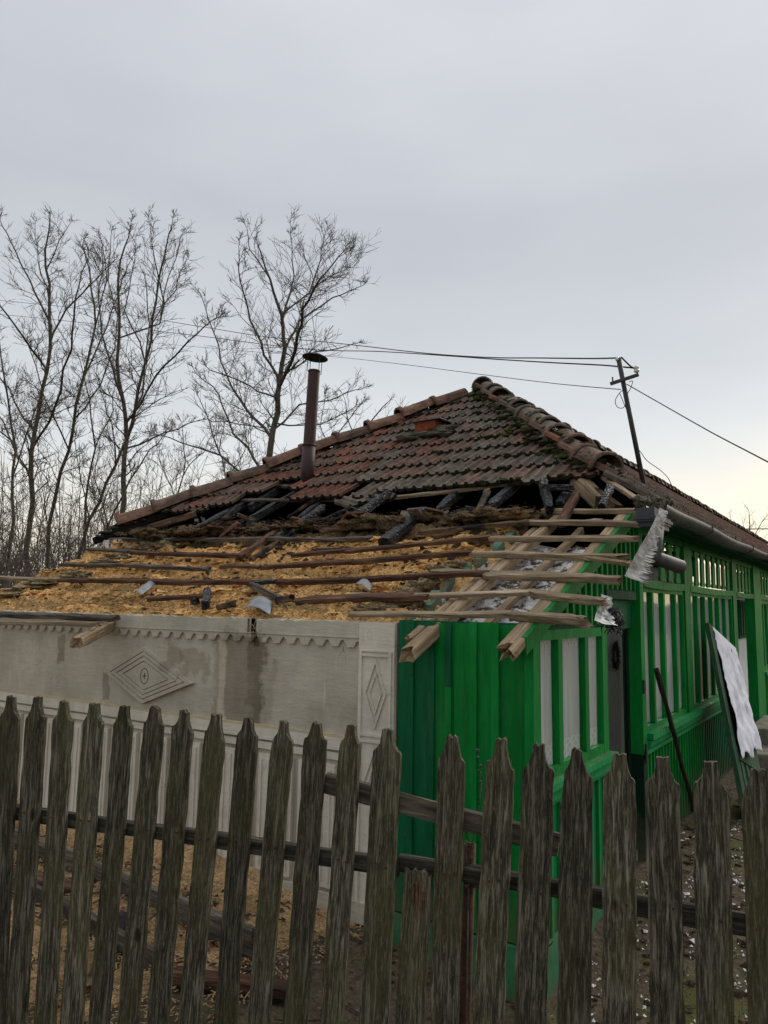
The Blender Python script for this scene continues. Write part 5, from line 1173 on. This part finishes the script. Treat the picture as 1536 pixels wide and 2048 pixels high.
def picket(px, py, pxb, wpx, chip=(0,0), flat_top=False):
    T = FP(px, py, U(-.004,.004)); Bp = FP(pxb, 2048, U(-.004,.004)); ax_ = (T-Bp).normalized(); Lv = (T-Bp).length+.45
    wd = (FP(px+wpx/2, py+40)-FP(px-wpx/2, py+40)).length*(.80 if px < 760 else .96); x_ = FD; y_ = ax_.cross(x_).normalized(); x_ = y_.cross(ax_).normalized()
    m4 = Matrix.Translation(T) @ Matrix((x_, y_, ax_)).transposed().to_4x4(); h = wd/2; th = .011
    j = lambda s=.0018: U(-s,s)
    if flat_top: topL = [(-h, -.005), (-h*.6,-.012), (-h*.3,.0), (0,-.01), (h*.4,.004), (h*.8,-.014), (h,-.004)]
    else:
        k_ = U(.9,1.12); dsh = .068*k_*wd/.085; a_ = U(.30,.42)
        nub = [(-h*a_,U(-.006,0)),(-h*a_*.5,U(-.003,.003)),(0,U(-.010,.002)),(h*a_*.5,U(-.006,.003)),(h*a_,U(-.008,0))]
        topL = [(-h, -dsh*(1.04+chip[0])), (-h*.92,-dsh*(.90+chip[0])),(-h*.74,-dsh*.88),(-h*(a_+.15),-dsh*.66),(-h*(a_+.03),-dsh*.30)]+nub+[(h*(a_+.03),-dsh*.30),(h*(a_+.15),-dsh*.66),(h*.74,-dsh*(.88+chip[1]*.5)),(h*.92,-dsh*(.90+chip[1])),(h,-dsh*(1.04+chip[1]))]
    topL = [(x+j(.0012), z+j(.0025)) for x, z in topL]
    # face as a grid: columns follow the top outline, rows run down, edges uneven
    xs = [p[0] for p in topL]; rows = [0]+[(.012+i*.055) for i in range(int(Lv/.055))]; mb = MB(); n_ = len(xs); sx = U(0,99)
    R_ = len(rows)
    def pt(i, r, s):
        x, zt = topL[i]; f = rows[r]; z = zt-f if r < 3 else (-(.13+rows[r]-rows[3])-.0*zt if False else zt*max(0, 1-r/6.)-f*1.0)
        z = zt-f*(1 if r else 0) if r < 2 else zt*max(0,1-(r-1)/5.)-f
        e = (abs(x)/h)**6; xx = x+e*.0045*noise.noise(Vector((sx+(9 if x > 0 else 0), f*9, 0)))+e*.0028*noise.noise(Vector((sx, f*30, x*9)))
        cup = .003*(x/h)**2 - .0035*e + .0014*noise.noise(Vector((x*160, f*1.6, sx)))+.0010*noise.noise(Vector((x*420, f*5, sx)))
        return (xx, s*(th-(0 if s > 0 else 0))-s*.0+ (-s*.004*e) + s*.0014*noise.noise(Vector((x*160, f*1.6, sx+s*5))), z)
    for s in (-1, 1):
        for r in range(R_):
            for i in range(n_): mb.v.append(pt(i, r, s))
    N_ = R_*n_
    for r in range(R_-1):
        for i in range(n_-1): a = r*n_+i; mb.f.append((a, a+n_, a+n_+1, a+1)); a += N_; mb.f.append((a, a+1, a+n_+1, a+n_))
        a = r*n_; mb.f.append((a, N_+a, N_+a+n_, a+n_)); a = r*n_+n_-1; mb.f.append((a, a+n_, N_+a+n_, N_+a))
    for i in range(n_-1): mb.f.append((i, i+1, N_+i+1, N_+i)); a = (R_-1)*n_+i; mb.f.append((a, N_+a, N_+a+1, a+1))
    pk = link('picket', mb.mesh('picket', M['picket']), fence, m4)
    if not flat_top:
        sgn = 1 if (m4.to_3x3() @ Vector((0,1,0))).dot(EYE-T) > 0 else -1
        zr = -(T.z-RAILZ(px))
        for dx_ in (-h*.35, h*.4):
            nb_ = MB(); c0_ = Vector((dx_+U(-.004,.004), sgn*.0095, zr+U(-.010,.010))); nb_.tube([c0_, c0_+Vector((0, sgn*.006, 0))], [.0035,.0035], 7)
            link('nail', nb_.mesh('nail', M['rust']), pk, m4.copy())
    return pk
random.seed(21)
for i, (px, py, pxb, wpx) in enumerate(PK):
    chip = {17:(1.2,.15),15:(0,.25),14:(.15,.2),8:(0,.35),21:(.4,.2),20:(0,.3),7:(0,.25)}.get(i, (U(0,.12),U(0,.12)))
    picket(px, py, pxb, wpx, chip)
o = picket(838, 1738, 819, 57, flat_top=True); o['label'] = 'short picket broken off at the lower rail, with a split face'
# split grain slivers on the short picket
sv = MB(); q = FP(838, 1775, .0)
fr_m = FNn*-1
for (px_, a_, b2_) in ((826,1765,1815),(833,1762,1838),(841,1760,1826),(846,1785,1812)):
    A_, B_ = FP(px_, a_, .016), FP(px_+U(-4,2), b2_, .013); sv.tube([A_, (A_+B_)/2+Vector((.001,0,0)), B_], [.002,.0042,.001], 5)
sv.build('split_sliver', M['splitwood'], o)
def frail(pts, h, t, off, lab=None):
    for (a, b_) in zip(pts[:-1], pts[1:]):
        A_, B_ = FP(*a, off), FP(*b_, off); o_ = beam('rail', A_, B_, t, h, M['rail'], fence, wob=.004, broken=(0,.0))
    return o_
BO = -.034 if FNn.dot(EYE) > fc else .034
frail([(-330,1571),(800,1732)], .050, .035, BO)
frail([(798,1728),(1180,1790)], .046, .035, BO); frail([(1178,1790),(2040,1946)], .056, .04, BO)
A_, B_ = FP(640,1560, BO), FP(1125,1700, BO); ex = beam('rail', FP(650,1567,BO), FP(1118,1690,BO), .028, .064, M['greybatten'], fence, wob=.006)
# rusty pipe post
T_, B_ = FP(940, 1688, BO*2.0), FP(929, 2048, BO*2.0); B_ = B_+(B_-T_).normalized()*.5
d = MB(); hollow(d, B_, T_, .0185, .004, 16); fp_ = d.build('pipe_post', M['rust'], fence, True)
d = MB(); c0 = FP(943,1754,BO*2.0); hollow(d, c0-Vector((0,0,.022)), c0+Vector((0,0,.022)), .0225, .003, 16); d.box((c0.x+.012, c0.y-.024, c0.z-.02), (c0.x+.05, c0.y-.018, c0.z+.02)); d.build('pipe_bracket', M['rust'], fp_)
wr = MB()
for (pts) in ([(870,1742),(905,1752),(930,1740),(955,1735)],[(905,1950),(935,1958),(955,1945)]):
    P = [FP(p[0], p[1], -BO*.5 if i < 2 else BO) for i, p in enumerate(pts)]; wr.tube(P, .0012, 4)
wr.build('tie_wire', M['rust'], fence)
# dried weed behind the fence
dw = MB(); base = FP(932, 1700, BO*1.3); base.z = -.05
def stem(p, d_, l, r_, lv):
    pts = [p]; q = p.copy()
    for i in range(4): d_ = (d_+Vector((U(-.15,.15),U(-.15,.15),.05))).normalized(); q = q+d_*l/4; pts.append(q.copy())
    dw.tube(pts, [r_*(1-.15*i) for i in range(5)], 4)
    if lv > 0:
        for i in range(4): stem(pts[1+i], (d_+Vector((U(-.8,.8),U(-.8,.8),.3))).normalized(), l*.35, r_*.6, lv-1)
    else:
        for i in range(4): lump(dw, pts[-1-(i%3)]+Vector((U(-.006,.006),U(-.006,.006),U(-.006,.006))), U(.003,.006), (1,1,1), 4)
tp = FP(938, 1580, BO*1.3); dv_ = (tp-base).normalized(); L_ = (tp-base).length; dw.tube([base, base+dv_*L_*.8], .003, 4); stem(base+dv_*L_*.8, dv_, L_*.22, .0025, 1); stem(base+dv_*L_*.72, (dv_+Vector((.12,0,0))).normalized(), L_*.14, .002, 1)
link('dried_weed', dw.mesh('dried_weed', M['wreath'], True, False), None, None, None, 'small dried weed with seed heads rising beside the rusty pipe post', 'plant')
# ================================================================ bare trees
random.seed(5)
class Tree:
    def __init__(s): s.t = MB(); s.b = MB(); s.tw = MB()
    def limb(s, pts, r0, r1, mb, n): 
        k = len(pts)-1; s_ = [r0+(r1-r0)*(i/k) for i in range(k+1)]; mb.tube(pts, s_, n, False)
def jitter_path(P, per=3, j=.04):
    o = []
    for a, b_ in zip(P[:-1], P[1:]):
        L = (b_-a).length
        for i in range(per): o.append(a.lerp(b_, i/per)+Vector((U(-1,1),U(-1,1),U(-1,1)))*L*j)
    o.append(P[-1]); return o
def twig(T, p, d, L, r, lv, dens):
    """recursive ascending twigs"""
    n = 3 if lv < 2 else 4; pts = [p]; q = p.copy(); dd = d.copy()
    for i in range(n):
        dd = (dd+Vector((U(-.34,.34), U(-.34,.34), U(-.22,.26)))).normalized(); q = q+dd*L/n; pts.append(q.copy())
    r_ = max(r, .0048)
    T.limb(pts, r_, max(r_*.45,.0035), T.tw if lv <= 1 else T.b, 3 if lv <= 1 else 4)
    if lv <= 0: return
    nb = dens if lv > 1 else dens-1
    for i in range(nb):
        t = U(.25,1); k = min(n-1, int(t*n)); bp = pts[k].lerp(pts[k+1], t*n-k); side = Vector((U(-1,1),U(-1,1),U(-.35,.8))).normalized()
        nd = (dd*.85+side*U(.5,.95)).normalized(); twig(T, bp, nd, L*U(.35,.80), r_*.55, lv-1, dens)
def make_tree(name, limbs, D, lab, r0, lv=3, dens=5, tl=.95, step=.27, depth=1.6, bm_='bark', trunk_n=1, group='bare trees behind the house'):
    T = Tree(); base = None
    for li, (L, ra, rb) in enumerate(limbs):
        k_ = random.gauss(0, depth) if li else 0; ra *= .47; rb *= .56
        P = [far(px, py, D+(k_*min(1, i/max(1,len(L)-1)*1.4) if li else 0)) for i, (px, py) in enumerate(L)]
        if li == 0: P[0].z = -.1; base = P[0].copy()
        P2_ = jitter_path(P, 3, .03)
        if li:
            near = min(allp, key=lambda q: (q-P2_[0]).length); P2_[0] = near.copy()
        allp = (allp if li else [])+[a_.lerp(b2_, s_/5) for a_, b2_ in zip(P2_[:-1], P2_[1:]) for s_ in range(5)]
        if True: T.limb(P2_, ra, rb, T.t if li < trunk_n else T.b, 8 if li < trunk_n else 6)
        tot = 0; nxt = 1.2 if li == 0 else .3
        full = sum((b_-a).length for a, b_ in zip(P2_[:-1], P2_[1:]))
        for a, b_ in zip(P2_[:-1], P2_[1:]):
            l_ = (b_-a).length; dd = (b_-a).normalized()
            while tot+l_ > nxt:
                f = tot/full
                if li or f > .35:
                    side = Vector((U(-1,1),U(-1,1),U(-.2,.6))).normalized(); nd = (dd*.8+side*.85).normalized(); R_ = ra+(rb-ra)*f
                    twig(T, a.lerp(b_, (nxt-tot)/l_), nd, tl*U(.5,1.25)*(1-.62*f), max(.008, R_*.40), lv-1 if U(0,1) < .65 else lv-2, dens)
                nxt += step*U(.5,1.4)
            tot += l_
        twig(T, P2_[-1], (P2_[-1]-P2_[-2]).normalized(), tl*.32, rb, lv-1, dens+1)
    e = empty(name, base, lab, 'tree', group)
    T.t.build('trunk', M[bm_], e, True, False); T.b.build('branches', M[bm_], e, True, False); T.tw.build('twigs', M['twig'], e, False, False)
    return e
make_tree('bare_tree', [([(60,1190),(62,1000),(68,860),(95,740),(97,600),(92,500),(100,440)], .17,.03),([(68,860),(20,780),(-25,720)],.07,.03),([(97,690),(130,620),(180,570),(225,525)],.07,.02),([(97,640),(60,560),(20,480),(0,440)],.06,.02),([(92,540),(118,480),(138,450)],.04,.015),([(95,740),(50,680),(0,610),(-20,560)],.07,.02),([(64,900),(110,820),(140,700),(150,600),(175,520)],.08,.02),([(66,960),(20,880),(-30,840)],.06,.02),([(97,600),(75,520),(70,450)],.04,.015)], 20, 'tall forked bare tree at the left edge with its crown tip highest at far left', .17)
make_tree('bare_tree', [([(88,1180),(100,1050),(135,900),(168,760),(190,650),(178,540),(165,490)], .13,.025),([(168,760),(215,650),(245,560),(262,520)],.06,.02),([(135,900),(90,800),(60,700)],.05,.02),([(190,650),(215,560),(205,490)],.045,.015),([(150,840),(200,770),(230,700),(235,630)],.05,.02)], 21, 'slender bare tree leaning right beside the far left tree', .13)
make_tree('bare_tree', [([(238,1120),(246,1000),(252,880),(240,760),(236,640),(240,520),(262,450)], .17,.025),([(252,880),(278,780),(300,680),(318,560),(335,480),(345,445)],.11,.02),([(262,840),(310,750),(375,680),(425,640)],.07,.02),([(244,800),(212,700),(200,600),(205,510)],.07,.02),([(300,680),(350,580),(372,520)],.05,.015),([(318,560),(305,500),(300,450)],.04,.012),([(255,900),(330,865),(400,840)],.06,.02),([(290,720),(250,620),(270,520)],.05,.02),([(310,620),(350,520),(362,470)],.04,.015),([(236,640),(215,560),(222,470)],.04,.015)], 19.5, 'tall bare tree left of the centre gap, forking low into two upright stems', .17)
make_tree('bare_tree', [([(135,1150),(180,1040),(232,930),(265,850),(290,760),(300,650),(292,560)], .12,.02),([(232,930),(225,850),(200,780)],.05,.02),([(180,1040),(160,960),(150,880)],.05,.02)], 22, 'bare tree leaning steeply to the right across the forked stems', .12)
make_tree('bare_tree', [([(538,1000),(543,900),(556,790),(570,700),(562,630),(540,560),(520,500)], .20,.03),([(560,780),(592,700),(605,620),(640,560),(680,510)],.11,.02),([(570,700),(600,640),(665,595),(715,575)],.07,.02),([(545,880),(490,820),(455,750),(425,660),(402,590)],.09,.02),([(532,950),(470,870),(440,790),(390,745)],.08,.02),([(562,770),(530,710),(500,640),(480,560),(478,500)],.08,.02),([(568,750),(630,705),(700,690)],.05,.02),([(552,860),(600,810),(660,800),(710,780)],.06,.02),([(563,640),(588,550),(582,470)],.06,.015),([(605,620),(640,520),(650,470)],.05,.015),([(540,560),(500,500),(495,465)],.04,.015),([(640,560),(690,540),(712,530)],.04,.015),([(555,800),(500,770),(420,740)],.05,.02),([(548,850),(640,850),(700,820)],.05,.02)], 19, 'broad bare tree behind the stovepipe with the widest rounded crown', .20, tl=1.1)
make_tree('bare_tree', [([(520,1010),(500,960),(440,910),(380,890),(320,870)], .07,.02),([(440,910),(420,850),(400,800)],.04,.015),([(500,960),(560,930),(640,900)],.05,.02)], 17, 'low bare branchy tree arching left below the broad crown', .08, tl=1.0, trunk_n=1)
make_tree('bare_tree', [([(12,1185),(26,1040),(26,900),(10,760),(-10,640)], .10,.02),([(26,950),(60,860),(90,760)],.05,.02),([(26,900),(-10,820),(-40,760)],.05,.02)], 18, 'thin bare tree standing at the very left edge', .1)
make_tree('bare_tree', [([(160,1160),(172,1000),(190,900),(180,800),(160,720)], .09,.02),([(190,900),(225,820),(230,740)],.05,.02)], 23, 'thin upright bare tree between the two tall left ones', .09)
make_tree('bare_tree', [([(205,1150),(215,1050),(260,960),(300,900),(340,860)], .09,.02),([(215,1050),(190,960),(200,880)],.05,.02)], 24, 'short bare tree leaning right at the foot of the forked tree', .09)
make_tree('bare_tree', [([(345,1110),(352,1000),(370,920),(365,850)], .07,.02),([(352,1000),(320,930),(310,870)],.04,.015),([(360,950),(410,900),(430,850)],.04,.015)], 25, 'small bare tree above the left end of the hip tiles', .07, tl=1.0)
make_tree('bare_tree', [([(455,1050),(452,960),(440,900),(450,840)], .06,.02),([(452,960),(490,900),(500,850)],.04,.015)], 26, 'small bare tree left of the broad trunk', .06, tl=1.0)
make_tree('bare_tree', [([(700,930),(715,880),(745,840),(775,805)], .06,.02),([(715,880),(695,840),(690,800)],.04,.015),([(730,870),(780,850),(800,830)],.03,.012)], 19, 'small bare tree top showing above the left hip tiles', .06, tl=.9, lv=2)
make_tree('bare_tree', [([(640,960),(655,890),(690,850),(720,810)], .06,.02),([(655,890),(640,850),(650,800)],.04,.015)], 24, 'small bare tree just right of the stovepipe', .06, tl=1.0)
make_tree('bare_tree', [([(880,900),(878,850),(884,820)], .035,.012)], 20, 'bare twig tip above the brick chimney stub', .03, tl=.6, lv=2)
make_tree('bare_tree', [([(1488,1180),(1492,1100),(1500,1060),(1498,1030)], .09,.03),([(1492,1100),(1515,1060),(1530,1035)],.05,.02),([(1494,1090),(1470,1060),(1462,1040)],.05,.02)], 34, 'small bare tree behind the roof at the right edge', .09, tl=1.3, lv=2)
# thicket of thin stems under the trees, nobody could count it
th = MB()
for i in range(900):
    px = U(-250,760) if i < 800 else U(1380,1700); D = U(21,36); p = far(px, 1200, D); p.z = -.1; h = U(2.4,7.0) if px < 560 else U(1.5,3.2)
    if px > 560: h *= .8
    d_ = Vector((U(-.2,.2),U(-.2,.2),1)).normalized(); pts = [p]; q = p.copy(); L_ = h
    for k_ in range(5): d_ = (d_+Vector((U(-.16,.16),U(-.16,.16),.1))).normalized(); q = q+d_*L_/5; pts.append(q.copy())
    th.tube(pts, [.03*(1-.16*k_)*U(.6,1.3) for k_ in range(6)], 4, False)
    for k_ in range(15):
        t = U(.8,5); a = pts[int(t)].lerp(pts[min(5,int(t)+1)], t-int(t)); e = Vector((U(-1,1),U(-1,1),U(.1,1.2))).normalized()*U(.3,1.3); mid_ = a+e*.5+Vector((0,0,U(-.06,.1))); th.tube([a, mid_, a+e], [.008,.006,.004], 3, False)
        for w_ in range(2): e2 = (e.normalized()+Vector((U(-.8,.8),U(-.8,.8),U(-.2,.8)))).normalized()*U(.2,.55); th.tube([mid_, mid_+e2], [.006,.004], 3, False)
th.build('thicket', M['twig'], None, False, False, kind='stuff', label='dense thicket of thin bare stems beneath the tall trees', cat='thicket')
# far low scrub line closing the horizon
hz_ = MB()
def scr(u, v):
    a = -2.6+3.6*u; r_ = 60; x = math.sin(a+.0)*r_; y = math.cos(a)*r_
    return (x, y, -.3+(2.6+1.2*fbm(u*60, 1)+.5*fbm(u*300,2))*v)
g_ = grid(scr, 500, 3); hz_.add(g_.v, g_.f)
for i in range(2500):
    a = U(-2.6,1.0); r_ = U(52,60); x, y = math.sin(a)*r_, math.cos(a)*r_; l = U(1.2,3.8); hz_.tube([(x,y,-.2),(x+U(-.5,.5),y+U(-.5,.5),l)], [.05,.01], 3, False)
hz_.build('far_scrub', M['bark2'], None, False, False, kind='stuff', label='low far scrub line along the horizon behind the trees', cat='scrub')
